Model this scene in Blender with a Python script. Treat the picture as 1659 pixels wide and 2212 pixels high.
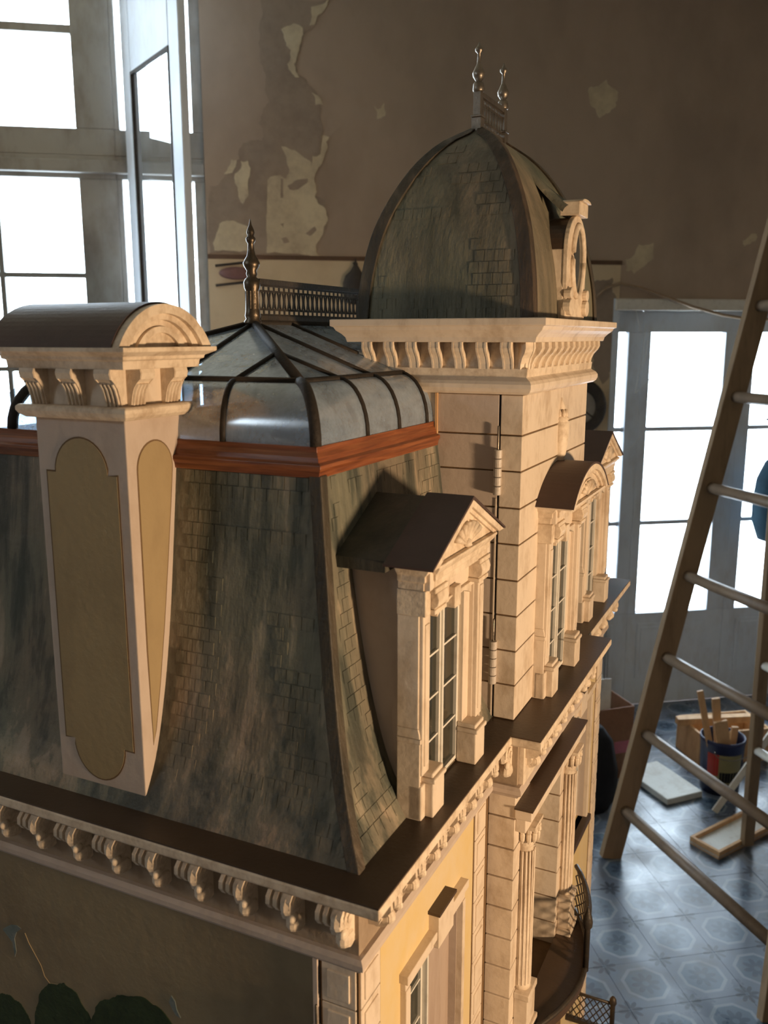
import bpy, bmesh, math, random
from mathutils import Vector, Matrix
random.seed(7)
D = bpy.data
for o in list(D.objects): D.objects.remove(o, do_unlink=True)
SC = bpy.context.scene
COL = SC.collection

# ------------------------------------------------------------------ camera, sky, lamp, exposure
CAMZ = 2.07
FPX = 1913.77
HEAD, PITCH = math.radians(-10.143), math.radians(-11.2)
cd = D.cameras.new('camera'); cam = D.objects.new('camera', cd); COL.objects.link(cam)
cam.location = (0, 0, CAMZ)
cam.rotation_euler = (math.pi/2 + PITCH, 0, HEAD)
cd.sensor_fit = 'VERTICAL'; cd.sensor_height = 24.0; cd.lens = 24.0*FPX/2212
cd.clip_start = 0.02; cd.clip_end = 200
cd.dof.use_dof = True; cd.dof.focus_distance = 1.15; cd.dof.aperture_fstop = 6.0
SC.camera = cam

w = D.worlds.new('daylight'); SC.world = w; w.use_nodes = True
bg = w.node_tree.nodes['Background']
bg.inputs[0].default_value = (0.74, 0.87, 1.0, 1); bg.inputs[1].default_value = 12.0

TH = math.radians(-35.7)                       # the dollhouse is turned in the room
HO = Vector((0.10905, 0.63307, 1.61328))       # its roof deck's near corner
def h2w(p):
    c, s = math.cos(TH), math.sin(TH)
    return Vector((HO.x + c*p[0] - s*p[1], HO.y + s*p[0] + c*p[1], HO.z + p[2]))
def area(name, loc, to, energy, color, sx, sy=None, portal=False):
    l = D.lights.new(name, 'AREA'); l.energy = energy; l.color = color
    l.shape = 'RECTANGLE'; l.size = sx; l.size_y = sy or sx
    o = D.objects.new(name, l); COL.objects.link(o); o.location = loc
    o.rotation_euler = (Vector(to)-Vector(loc)).to_track_quat('-Z', 'Y').to_euler()
    if portal: l.cycles.is_portal = True
    return o
area('window_light_portal', (-1.13, 4.80, 2.05), (-1.13, 0, 2.05), 1, (1, 1, 1), 2.15, 3.62, True)
area('door_light_portal', (2.67, 4.80, 1.13), (2.67, 0, 1.13), 1, (1, 1, 1), 1.35, 2.3, True)
area('left_window_portal', (-3.30, 0.15, 3.05), (0, 0.15, 3.05), 1, (1, 1, 1), .8, .5, True)
# the warm work lamp that stands in front of the dollhouse's facade
ll = D.lights.new('work_lamp_light', 'SPOT'); ll.spot_size = math.radians(92); ll.spot_blend = .75; ll.energy = 96; ll.color = (1.0, 0.70, 0.43); ll.shadow_soft_size = 0.07
lo = D.objects.new('work_lamp_light', ll); COL.objects.link(lo); lo.location = h2w((1.5, -0.06, 0.03))
lo.rotation_euler = (h2w((0, .42, -.24))-lo.location).to_track_quat('-Z', 'Y').to_euler()
vs = SC.view_settings
vs.view_transform = 'Standard'; vs.look = 'None'; vs.exposure = 0.55; vs.gamma = 1.0; vs.use_curve_mapping = False

# ------------------------------------------------------------------ pixel -> place
_c, _s = math.cos(HEAD), math.sin(HEAD)
FW = Vector((-_s*math.cos(PITCH), _c*math.cos(PITCH), math.sin(PITCH)))
RT = Vector((_c, _s, 0)); UP = RT.cross(FW)
O3 = Vector((0, 0, CAMZ))
def ray(x, y): return FW + RT*((x-829.5)/FPX) - UP*((y-1106)/FPX)
def at_y(x, y, Y): d = ray(x, y); return O3 + d*(Y/d.y)
def at_z(x, y, Z=0.0): d = ray(x, y); return O3 + d*((Z-CAMZ)/d.z)

# ------------------------------------------------------------------ materials
def nd(t, typ, ins=None, **props):
    n = t.nodes.new(typ)
    for k, v in props.items(): setattr(n, k, v)
    for k, v in (ins or {}).items():
        s = n.inputs[k]
        if isinstance(v, bpy.types.NodeSocket): t.links.new(v, s)
        else: s.default_value = v
    return n
def rgba(c): return (c[0], c[1], c[2], 1)
def new_mat(name):
    m = D.materials.new(name); m.use_nodes = True; t = m.node_tree
    return m, t, t.nodes['Principled BSDF']
def coords(t, scale, kind='Object'):
    if kind == 'Position': s = nd(t, 'ShaderNodeNewGeometry').outputs['Position']
    else: s = nd(t, 'ShaderNodeTexCoord').outputs[kind]
    return nd(t, 'ShaderNodeMapping', {'Vector': s, 'Scale': scale}).outputs[0]
def noise(t, vec, scale, detail=4, rough=.55, dist=0):
    return nd(t, 'ShaderNodeTexNoise', {'Vector': vec, 'Scale': scale, 'Detail': detail, 'Roughness': rough, 'Distortion': dist}).outputs['Fac']
def ramp(t, fac, stops):
    r = nd(t, 'ShaderNodeValToRGB', {'Fac': fac}); e = r.color_ramp.elements
    while len(e) < len(stops): e.new(.5)
    for el, (p, c) in zip(e, stops): el.position = p; el.color = rgba(c) if len(c) == 3 else c
    return r.outputs['Color']
def mixc(t, fac, a, b, blend='MIX'):
    n = nd(t, 'ShaderNodeMix', data_type='RGBA', blend_type=blend)
    for i, v in ((0, fac), (6, a), (7, b)):
        if isinstance(v, bpy.types.NodeSocket): t.links.new(v, n.inputs[i])
        else: n.inputs[i].default_value = v if i == 0 else rgba(v)
    return n.outputs[2]
def bump(t, b, h, strength, dist=.001):
    n = nd(t, 'ShaderNodeBump', {'Height': h, 'Strength': strength, 'Distance': dist}); t.links.new(n.outputs[0], b.inputs['Normal'])
def M(t, op, a, b=None, c=None):
    n = nd(t, 'ShaderNodeMath', operation=op)
    for i, v in enumerate((a, b, c)):
        if v is None: continue
        if isinstance(v, bpy.types.NodeSocket): t.links.new(v, n.inputs[i])
        else: n.inputs[i].default_value = v
    return n.outputs[0]

MAT = {}
def paint(name, base, wash, scale=(30, 30, 12), amount=.5, rough=.55, bstr=.35, bscale=160, kind='Object', metallic=0, spec=.3):
    m, t, b = new_mat(name); v = coords(t, scale, kind)
    f = noise(t, v, 1.0, 6, .62); f2 = noise(t, coords(t, (scale[0]*5, scale[1]*5, scale[2]*5), kind), 1.0, 3)
    f = M(t, 'ADD', M(t, 'MULTIPLY', f, .75), M(t, 'MULTIPLY', f2, .25))
    lo_, hi = .58-.22*amount, .80
    col = ramp(t, f, [(max(0, lo_-.18), tuple(c*1.05 for c in base)), (lo_, base), (hi, wash)])
    t.links.new(col, b.inputs['Base Color']); b.inputs['Roughness'].default_value = rough
    b.inputs['Metallic'].default_value = metallic; b.inputs['Specular IOR Level'].default_value = spec
    bump(t, b, noise(t, coords(t, (1, 1, 1), kind), bscale, 4), bstr, .0015)
    MAT[name] = m; return m
paint('cream', (.66, .55, .43), (.36, .25, .15), (26, 26, 14), .35, .5, .30, 140)
paint('frieze_brown', (.33, .25, .175), (.20, .14, .09), (30, 30, 20), .5, .55, .35, 160)  # darker brown than the cornice and its modillions
paint('cream_carved', (.70, .58, .44), (.30, .19, .10), (45, 45, 40), .62, .5, .35, 220)
paint('pink_plaster', (.50, .41, .34), (.38, .29, .22), (16, 16, 10), .4, .6, .30, 130)
paint('yellow_wash', (.62, .46, .21), (.64, .52, .35), (13, 13, 9), .85, .6, .25, 120)
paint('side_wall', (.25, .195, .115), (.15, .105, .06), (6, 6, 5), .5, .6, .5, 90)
paint('groove_brown', (.16, .095, .045), (.10, .06, .03), (60, 60, 60), .4, .7)
paint('ochre_panel', (.33, .245, .13), (.23, .165, .09), (10, 10, 5), .5, .6, .35, 120)
paint('deck_brown', (.070, .043, .026), (.042, .027, .018), (9, 9, 9), .5, .42, .2, 200, spec=.4)
paint('roof_umber', (.075, .046, .038), (.05, .032, .028), (9, 9, 9), .5, .5, .2, 160)
paint('lead_dark', (.020, .015, .011), (.04, .028, .019), (50, 50, 50), .5, .7, .6, 260)
paint('iron', (.05, .042, .034), (.10, .075, .05), (70, 70, 70), .5, .45, .4, 300, metallic=.4)
paint('old_brass', (.11, .085, .06), (.05, .04, .03), (70, 70, 70), .5, .36, .25, 260, metallic=.85)
paint('tin', (.24, .205, .165), (.11, .09, .07), (70, 70, 70), .5, .38, .25, 260, metallic=.85)
paint('hinge_paint', (.50, .44, .38), (.30, .24, .18), (60, 60, 60), .3, .4)
paint('window_white', (.66, .63, .56), (.5, .45, .38), (40, 40, 40), .3, .45, .1)
paint('grey_wood', (.40, .31, .25), (.28, .20, .15), (60, 60, 6), .5, .6, .4, 120)
paint('old_frame', (.30, .29, .265), (.11, .08, .06), (5, 5, 2.2), .55, .55, .4, 60)
paint('blue_frame', (.62, .68, .75), (.46, .45, .44), (7, 7, 3), .45, .5, .35, 60)
paint('ladder_wood', (.26, .175, .10), (.13, .08, .045), (14, 14, 3), .5, .6, .5, 60)
paint('rung_wood', (.18, .125, .08), (.09, .06, .04), (14, 14, 14), .5, .5, .4, 60)
paint('raw_wood', (.62, .38, .19), (.42, .23, .10), (30, 30, 12), .5, .6, .4, 60)
paint('white_board', (.72, .73, .68), (.5, .46, .38), (14, 14, 14), .45, .6, .3, 60)
paint('carton', (.26, .13, .075), (.15, .075, .045), (12, 12, 12), .5, .75, .3, 60)
paint('black_cloth', (.012, .012, .014), (.02, .02, .022), (20, 20, 20), .5, .85)
paint('teal_bag', (.02, .04, .055), (.012, .018, .028), (12, 12, 12), .5, .95, .4, 40, spec=.08)
paint('paper', (.72, .72, .70), (.5, .48, .44), (20, 20, 20), .4, .7)
paint('can_blue', (.02, .025, .07), (.015, .018, .045), (20, 20, 20), .4, .35)
paint('can_red', (.38, .03, .02), (.24, .02, .015), (20, 20, 20), .4, .4)
paint('can_khaki', (.26, .22, .10), (.17, .14, .07), (20, 20, 20), .4, .4)
paint('pink_label', (.45, .13, .17), (.32, .10, .13), (20, 20, 20), .4, .5)
paint('table_wood', (.20, .13, .08), (.11, .07, .04), (8, 30, 8), .5, .55, .3, 60)
paint('plaster_brown', (.41, .312, .230), (.28, .21, .155), (1.4, 1.4, .9), .55, .8, .5, 14)
paint('plaster_rough', (.33, .255, .19), (.19, .145, .11), (5, 5, 5), .6, .9, 1.0, 38)
paint('plaster_cream', (.60, .50, .335), (.35, .27, .19), (9, 9, 9), .75, .85, .6, 30)
paint('dado_cream', (.60, .475, .31), (.38, .27, .17), (2.6, 2.6, 2.0), .5, .8, .5, 16)
paint('rust_line', (.13, .075, .045), (.08, .05, .03), (9, 9, 9), .5, .8)
paint('cable', (.34, .24, .15), (.2, .14, .08), (9, 9, 9), .4, .6)
paint('soot', (.05, .042, .036), (.10, .08, .06), (14, 14, 14), .5, .8)
paint('dial_face', (.36, .33, .28), (.25, .22, .18), (14, 14, 14), .5, .6)
paint('dull_red', (.20, .10, .085), (.13, .07, .06), (20, 20, 20), .5, .7)
paint('leaf_green', (.028, .045, .018), (.012, .022, .010), (60, 60, 60), .6, .8, 1.0, 160)
paint('bird_paint', (.14, .17, .16), (.25, .24, .22), (80, 80, 80), .5, .7)
paint('cobweb', (.60, .62, .62), (.45, .46, .46), (30, 30, 30), .5, .9)

def wood_orange():
    m, t, b = new_mat('orange_wood')
    f = noise(t, coords(t, (14, 14, 260)), 1.0, 5, .6, .6)
    t.links.new(ramp(t, f, [(.30, (.11, .030, .011)), (.5, (.20, .058, .019)), (.72, (.30, .105, .038))]), b.inputs['Base Color'])
    b.inputs['Roughness'].default_value = .38; bump(t, b, f, .25, .001); MAT['orange_wood'] = m
wood_orange()
def slate(name, stops, vs_, bst):
    m, t, b = new_mat(name)
    f = noise(t, coords(t, vs_, 'Position'), 1.0, 6, .62, .15)
    g = noise(t, coords(t, (11, 11, 6), 'Position'), 1.0, 5, .6)
    f = M(t, 'ADD', M(t, 'MULTIPLY', f, .62), M(t, 'MULTIPLY', g, .38))
    col = ramp(t, f, stops)
    tint = ramp(t, noise(t, coords(t, (5, 5, 4), 'Position'), 1.0, 3), [(.38, (.90, .98, .93)), (.60, (1.10, .96, .88))])
    col = mixc(t, 1.0, col, tint, 'MULTIPLY')
    t.links.new(col, b.inputs['Base Color']); b.inputs['Roughness'].default_value = .55; b.inputs['Specular IOR Level'].default_value = .35
    h = M(t, 'ADD', noise(t, coords(t, (1, 1, 1), 'Position'), 95, 5), M(t, 'MULTIPLY', noise(t, coords(t, (260, 260, 30), 'Position'), 1, 3), .6))
    bump(t, b, h, bst, .002); MAT[name] = m
slate('slate', [(.40, (.058, .060, .050)), (.455, (.10, .098, .078)), (.475, (.145, .132, .103)), (.54, (.185, .165, .125)), (.56, (.265, .22, .165)), (.66, (.36, .295, .235))], (34, 34, 1.5), .7)
slate('dome_slate', [(.36, (.075, .078, .058)), (.50, (.145, .14, .105)), (.64, (.23, .205, .15))], (34, 34, 3), .8)
slate('hip_dark', [(.36, (.025, .022, .017)), (.55, (.07, .055, .04)), (.70, (.15, .12, .09))], (60, 60, 6), .8)
slate('slate_seam', [(.36, (.026, .03, .024)), (.6, (.07, .062, .046))], (30, 30, 6), .4)

def glass(name, tint, dust, dust_sheen_col, rough, refl):
    m, t, b = new_mat(name)
    out = t.nodes['Material Output']
    v = coords(t, (22, 22, 22), 'Position'); f = noise(t, v, 1.0, 7, .68, .3); g = noise(t, coords(t, (240, 240, 240), 'Position'), 1, 2)
    fac = ramp(t, M(t, 'ADD', M(t, 'MULTIPLY', f, .8), M(t, 'MULTIPLY', g, .2)), [(.36, (dust*.45,)*3), (.68, (dust,)*3)])
    b.inputs['Base Color'].default_value = rgba(dust_sheen_col); b.inputs['Roughness'].default_value = .6
    tr = nd(t, 'ShaderNodeBsdfTransparent', {'Color': rgba(tint)})
    gl = nd(t, 'ShaderNodeBsdfGlossy', {'Color': (1, 1, 1, 1), 'Roughness': rough})
    ge = nd(t, 'ShaderNodeNewGeometry')
    dp = nd(t, 'ShaderNodeVectorMath', {0: ge.outputs['Normal'], 1: ge.outputs['Incoming']}, operation='DOT_PRODUCT').outputs['Value']
    fr = M(t, 'MULTIPLY_ADD', M(t, 'POWER', M(t, 'SUBTRACT', 1.0, M(t, 'ABSOLUTE', dp)), 5.0), 1-refl, refl)   # two-sided Schlick
    m1 = nd(t, 'ShaderNodeMixShader', {0: fr}); t.links.new(tr.outputs[0], m1.inputs[1]); t.links.new(gl.outputs[0], m1.inputs[2])
    m2 = nd(t, 'ShaderNodeMixShader', {0: fac}); t.links.new(m1.outputs[0], m2.inputs[1]); t.links.new(b.outputs[0], m2.inputs[2])
    t.links.new(m2.outputs[0], out.inputs['Surface']); MAT[name] = m
glass('dusty_sheen_glass', (.70, .82, .94), .60, (.36, .45, .56), .16, .26)  # bluish dust colour also paints in window light mirrored by the panes
glass('room_glass', (.97, .98, .98), .02, (.5, .5, .5), .02, .05)
def dark_glass():
    m, t, b = new_mat('dark_glass'); b.inputs['Base Color'].default_value = (.030, .030, .022, 1)
    b.inputs['Roughness'].default_value = .12; b.inputs['Specular IOR Level'].default_value = .5; MAT['dark_glass'] = m
dark_glass()

def tile_mat():
    m, t, b = new_mat('cement_tile')
    uv = nd(t, 'ShaderNodeTexCoord').outputs['UV']
    sp = nd(t, 'ShaderNodeSeparateXYZ', {0: uv})
    x = M(t, 'SUBTRACT', sp.outputs[0], .5); y = M(t, 'SUBTRACT', sp.outputs[1], .5)
    ax, ay = M(t, 'ABSOLUTE', x), M(t, 'ABSOLUTE', y)
    oct_ = M(t, 'MAXIMUM', M(t, 'MAXIMUM', ax, ay), M(t, 'MULTIPLY', M(t, 'ADD', ax, ay), .7071))
    ang = M(t, 'ARCTAN2', y, x); r = M(t, 'SQRT', M(t, 'ADD', M(t, 'MULTIPLY', x, x), M(t, 'MULTIPLY', y, y)))
    pet = M(t, 'ABSOLUTE', M(t, 'COSINE', M(t, 'MULTIPLY', ang, 4)))
    flower = M(t, 'MULTIPLY', M(t, 'LESS_THAN', r, M(t, 'MULTIPLY_ADD', pet, .13, .11)), M(t, 'GREATER_THAN', r, .055))
    cx, cy = M(t, 'SUBTRACT', .5, ax), M(t, 'SUBTRACT', .5, ay)
    rc = M(t, 'SQRT', M(t, 'ADD', M(t, 'MULTIPLY', cx, cx), M(t, 'MULTIPLY', cy, cy)))
    ac = M(t, 'ABSOLUTE', M(t, 'COSINE', M(t, 'MULTIPLY', M(t, 'ARCTAN2', cy, cx), 4)))
    star = M(t, 'MULTIPLY', M(t, 'LESS_THAN', rc, M(t, 'MULTIPLY_ADD', ac, .13, .07)), M(t, 'GREATER_THAN', rc, .03))
    ring = M(t, 'MULTIPLY', M(t, 'LESS_THAN', oct_, .37), M(t, 'GREATER_THAN', oct_, .315))
    inside = M(t, 'LESS_THAN', oct_, .315)
    wn = noise(t, coords(t, (3.2, 3.2, 3.2), 'Position'), 1, 6, .65)
    c = mixc(t, inside, (.105, .130, .175), (.066, .102, .150))
    c = mixc(t, ring, c, (.20, .235, .27)); c = mixc(t, flower, c, (.026, .050, .082)); c = mixc(t, star, c, (.030, .042, .06))
    dirt = ramp(t, wn, [(.50, (0, 0, 0)), (.72, (.75, .75, .75))])
    c = mixc(t, dirt, c, (.13, .105, .08))
    t.links.new(c, b.inputs['Base Color'])
    t.links.new(ramp(t, wn, [(.35, (.22,)*3), (.7, (.5,)*3)]), b.inputs['Roughness']); b.inputs['Specular IOR Level'].default_value = .55
    MAT['cement_tile'] = m
tile_mat()

# ------------------------------------------------------------------ mesh helpers
class MB:
    def __init__(s): s.v = []; s.f = []
    def add(s, vs_, fs):
        n = len(s.v); s.v += [tuple(p) for p in vs_]; s.f += [tuple(i+n for i in f) for f in fs]; return s
    def box(s, x0, x1, y0, y1, z0, z1):
        return s.add([(x, y, z) for z in (z0, z1) for y in (y0, y1) for x in (x0, x1)],
                     [(0, 2, 3, 1), (4, 5, 7, 6), (0, 1, 5, 4), (2, 6, 7, 3), (0, 4, 6, 2), (1, 3, 7, 5)])
    def prism(s, poly, axis, a, b):
        def P(p, k): return {'x': (k, p[0], p[1]), 'y': (p[0], k, p[1]), 'z': (p[0], p[1], k)}[axis]
        n = len(poly); vs_ = [P(p, a) for p in poly]+[P(p, b) for p in poly]
        return s.add(vs_, [tuple(range(n)), tuple(range(2*n-1, n-1, -1))]+[(i, i+n, (i+1) % n+n, (i+1) % n) for i in range(n)])
    def lathe(s, cx, cy, prof, n=16):
        vs_, fs = [], []
        for r, z in prof:
            for i in range(n): a = 2*math.pi*i/n; vs_.append((cx+r*math.cos(a), cy+r*math.sin(a), z))
        for j in range(len(prof)-1):
            for i in range(n): fs.append((j*n+i, j*n+(i+1) % n, (j+1)*n+(i+1) % n, (j+1)*n+i))
        fs.append(tuple(range(n-1, -1, -1))); k = (len(prof)-1)*n; fs.append(tuple(range(k, k+n)))
        return s.add(vs_, fs)
    def mould(s, path, prof, closed=True, cap=True):
        # path: plan polyline, outward on the right hand; prof: (outward offset, z) from bottom up and back
        n = len(path); vs_, fs = [], []
        for i, p in enumerate(path):
            p = Vector(p)
            d0 = (p-Vector(path[i-1])).normalized() if (closed or i > 0) else None
            d1 = (Vector(path[(i+1) % n])-p).normalized() if (closed or i < n-1) else None
            n0 = Vector((d0.y, -d0.x)) if d0 else None; n1 = Vector((d1.y, -d1.x)) if d1 else None
            if n0 is None: m = n1
            elif n1 is None: m = n0
            else: m = (n0+n1)/(1+n0.dot(n1))
            for o, z in prof: vs_.append((p.x+m.x*o, p.y+m.y*o, z))
        k = len(prof)
        for i in range(n if closed else n-1):
            j = (i+1) % n
            for q in range(k): r_ = (q+1) % k; fs.append((i*k+q, j*k+q, j*k+r_, i*k+r_))
        if not closed and cap: fs.append(tuple(range(k))); fs.append(tuple(range((n-1)*k+k-1, (n-1)*k-1, -1)))
        return s.add(vs_, fs)
    def tube(s, pts, r, n=8, flat=1.0):
        pts = [Vector(p) for p in pts]; vs_, fs = [], []
        for i, p in enumerate(pts):
            d = (pts[min(i+1, len(pts)-1)]-pts[max(i-1, 0)]).normalized()
            u = d.cross(Vector((0, 0, 1)));
            if u.length < 1e-3: u = Vector((1, 0, 0))
            u.normalize(); v = u.cross(d)
            rr = r[i] if isinstance(r, (list, tuple)) else r
            for k in range(n):
                a = 2*math.pi*k/n; vs_.append(p+u*math.cos(a)*rr+v*math.sin(a)*rr*flat)
        for i in range(len(pts)-1):
            for k in range(n): fs.append((i*n+k, i*n+(k+1) % n, (i+1)*n+(k+1) % n, (i+1)*n+k))
        fs.append(tuple(range(n-1, -1, -1))); b = (len(pts)-1)*n; fs.append(tuple(range(b, b+n)))
        return s.add(vs_, fs)
    def ball(s, c, r, n=12, m=7):
        vs_, fs = [(c[0], c[1], c[2]-r[2]), (c[0], c[1], c[2]+r[2])], []
        for j in range(1, m):
            b = -math.pi/2+math.pi*j/m
            for i in range(n): a = 2*math.pi*i/n; vs_.append((c[0]+r[0]*math.cos(b)*math.cos(a), c[1]+r[1]*math.cos(b)*math.sin(a), c[2]+r[2]*math.sin(b)))
        for i in range(n): fs.append((0, 2+(i+1) % n, 2+i)); fs.append((1, 2+(m-2)*n+i, 2+(m-2)*n+(i+1) % n))
        for j in range(m-2):
            for i in range(n): fs.append((2+j*n+i, 2+j*n+(i+1) % n, 2+(j+1)*n+(i+1) % n, 2+(j+1)*n+i))
        return s.add(vs_, fs)
    def bar(s, p0, p1, w_, h_, up=(0, 0, 1)):
        p0, p1 = Vector(p0), Vector(p1); d = (p1-p0).normalized(); u = d.cross(Vector(up)).normalized(); v = u.cross(d)
        vs_ = [p+u*a*w_/2+v*b*h_/2 for p in (p0, p1) for a, b in ((-1, -1), (1, -1), (1, 1), (-1, 1))]
        return s.add(vs_, [(3, 2, 1, 0), (4, 5, 6, 7)]+[(i, (i+1) % 4, (i+1) % 4+4, i+4) for i in range(4)])
    def mesh(s, name):
        me = D.meshes.new(name); me.from_pydata(s.v, [], s.f); bm = bmesh.new(); bm.from_mesh(me)
        bmesh.ops.recalc_face_normals(bm, faces=bm.faces[:]); bm.to_mesh(me); bm.free(); return me
    def build(s, name, mat, parent=None, smooth=False, bevel=0, label=None):
        return put(name, s.mesh(name), mat, parent, smooth, bevel, label)
def put(name, me, mat, parent=None, smooth=False, bevel=0, label=None, matrix=None):
    if mat and not me.materials: me.materials.append(MAT[mat])
    o = D.objects.new(name, me); COL.objects.link(o)
    if smooth:
        for p in me.polygons: p.use_smooth = True
    if parent is not None:
        o.parent = parent
        if parent is HOUSE: o.location = (0, 0, ZB)
    if matrix is not None:
        o.matrix_basis = (Matrix.Translation((0, 0, ZB)) if parent is HOUSE else Matrix())@matrix
    if bevel:
        b = o.modifiers.new('bevel', 'BEVEL'); b.width = bevel; b.segments = 2; b.limit_method = 'ANGLE'; b.angle_limit = .6
    if label: o['label'] = label
    return o
HOUSE = None; ZB = 1.05
def tag(o, label, cat, group=None):
    o['label'] = label; o['category'] = cat
    if group: o['group'] = group
    return o
def struct(o, label=None):
    o['kind'] = 'structure'
    if label: o['label'] = label
    return o
def empty(name, loc, rz=0):
    o = D.objects.new(name, None); COL.objects.link(o); o.location = loc; o.rotation_euler = (0, 0, rz); o.empty_display_size = .05; return o
def arc(cx, cz, r, a0, a1, n, ry=None):
    return [(cx+r*math.cos(math.radians(a0+(a1-a0)*i/n)), cz+(ry or r)*math.sin(math.radians(a0+(a1-a0)*i/n))) for i in range(n+1)]
def lerp_tab(tab, z):
    for (z0, v0), (z1, v1) in zip(tab, tab[1:]):
        if z <= z1: return v0+(v1-v0)*(z-z0)/(z1-z0)
    return tab[-1][1]
def smooth_tab(tab, z):          # Catmull-Rom through the table
    n = len(tab)
    for i in range(n-1):
        if z <= tab[i+1][0] or i == n-2:
            x0, y0 = tab[i]; x1, y1 = tab[i+1]; h = x1-x0
            m0 = (tab[i+1][1]-tab[max(i-1, 0)][1])/(tab[i+1][0]-tab[max(i-1, 0)][0])
            m1 = (tab[min(i+2, n-1)][1]-tab[i][1])/(tab[min(i+2, n-1)][0]-tab[i][0])
            u = (z-x0)/h
            return (2*u**3-3*u*u+1)*y0+(u**3-2*u*u+u)*h*m0+(-2*u**3+3*u*u)*y1+(u**3-u*u)*h*m1

# ================================================================== THE ROOM
WY = 4.40; XL, XR, YB, CZ = -2.9, 3.75, -2.6, 4.0
def wall_with_holes():
    mb = MB(); t0, t1 = WY, WY+.36
    win = (-2.20, -.055, .25, 3.86); dr = (2.02, 3.32, 0, 2.262)
    mb.box(XL, win[0], t0, t1, 0, CZ); mb.box(win[0], win[1], t0, t1, 0, win[2]); mb.box(win[0], win[1], t0, t1, win[3], CZ)
    mb.box(win[1], dr[0], t0, t1, 0, CZ); mb.box(dr[0], dr[1], t0, t1, dr[3], CZ); mb.box(dr[1], XR, t0, t1, 0, CZ)
    return mb
wallB = struct(wall_with_holes().build('wall_back', 'plaster_brown'), 'brown distempered plaster wall with peeling patches')
mb = MB(); lw = (-.25, .55, 2.8, 3.3)
mb.box(XL-.25, XL, YB, lw[0], 0, CZ); mb.box(XL-.25, XL, lw[1], WY+.36, 0, CZ); mb.box(XL-.25, XL, lw[0], lw[1], 0, lw[2]); mb.box(XL-.25, XL, lw[0], lw[1], lw[3], CZ)
struct(mb.build('wall_left', 'plaster_brown'))
struct(MB().box(XR, XR+.2, YB, WY+.36, 0, CZ).build('wall_right', 'plaster_brown'))
struct(MB().box(XL-.2, XR+.2, YB-.2, YB, 0, CZ).build('wall_front', 'plaster_brown'))
struct(MB().box(XL-.2, XR+.2, YB-.2, WY+.36, CZ, CZ+.15).build('ceiling', 'plaster_cream'))
floor = struct(MB().box(XL-.2, XR+.2, YB-.2, WY+.36, -.10, -.012).build('floor', 'rust_line'), 'floor of patterned blue-grey cement tiles')
TS = .2; TX, TY = .087, .146
def tile_mesh(cells, name):
    vs_, fs, uvs = [], [], []; h = TS/2-.0006
    for cx, cy in cells:
        n = len(vs_)
        vs_ += [(cx+a*h, cy+b*h, z) for z in (-.014, 0) for a, b in ((-1, -1), (1, -1), (1, 1), (-1, 1))]
        fs += [(n+4, n+5, n+6, n+7)]+[(n+i, n+(i+1) % 4, n+(i+1) % 4+4, n+i+4) for i in range(4)]
        uvs += [(0, 0), (1, 0), (1, 1), (0, 1)]+[(0, 0)]*16
    me = D.meshes.new(name); me.from_pydata(vs_, [], fs); l = me.uv_layers.new(name='UVMap')
    for i, u in enumerate(uvs): l.data[i].uv = u
    me.materials.append(MAT['cement_tile']); return me
tm = tile_mesh([(0, 0)], 'tile'); near, rest = [], []
for i in range(-15, 19):
    for j in range(-14, 22):
        cx, cy = TX+TS*i, TY+TS*j
        if XL+.1 < cx < XR-.1+.1 and YB+.1 < cy < WY+.36: (near if (4 <= i <= 18 and 5 <= j <= 22) else rest).append((cx, cy))
near.sort(key=lambda c: -c[0]*.3+abs(c[1]-3)); rest += near[300:]; near = near[:300]
for cx, cy in near: put('tile', tm, None, floor, matrix=Matrix.Translation((cx, cy, random.uniform(-.0008, .0004))))
tf = put('tile_field', tile_mesh(rest, 'tile_field'), None, floor); tf['kind'] = 'stuff'

# plaster layers on the back wall: outlines read off the photograph, placed on the wall
def wall_patch(name, pts, mat, th, off=0.0, jit=.006, sub=5, label=None, crop=True):
    P = [at_y(440+.2577*x, .2577*y, WY) if crop else at_y(x, y, WY) for x, y in pts]
    def frac(a, b, amp, n):
        if n == 0 or (b-a).length < .006: return [a]
        m = (a+b)/2; d = b-a; nrm = Vector((-d.z, 0, d.x)).normalized(); m = m+nrm*random.gauss(0, amp)*min(1, d.length/.05)
        return frac(a, m, amp*.62, n-1)+frac(m, b, amp*.62, n-1)
    out = []
    for a, b in zip(P, P[1:]+P[:1]): out += [(q.x, q.z) for q in frac(a, b, jit*1.5, sub)]
    return MB().prism(out, 'y', WY-off-th, WY-off+.001).build(name, mat, wallB, label=label)
wall_patch('bare_render', [(480, 0), (1060, 0), (900, 230), (830, 320), (790, 480), (780, 620), (870, 700), (980, 880), (1005, 1110), (980, 1290), (930, 1480), (940, 1640), (1020, 1760), (1040, 1860), (1000, 1970), (945, 2060), (975, 2150), (520, 2130), (50, 2130), (50, 1560), (160, 1500), (300, 1330), (330, 1200), (490, 1180), (480, 980), (550, 850), (520, 620), (470, 480)], 'plaster_rough', .003)
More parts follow.
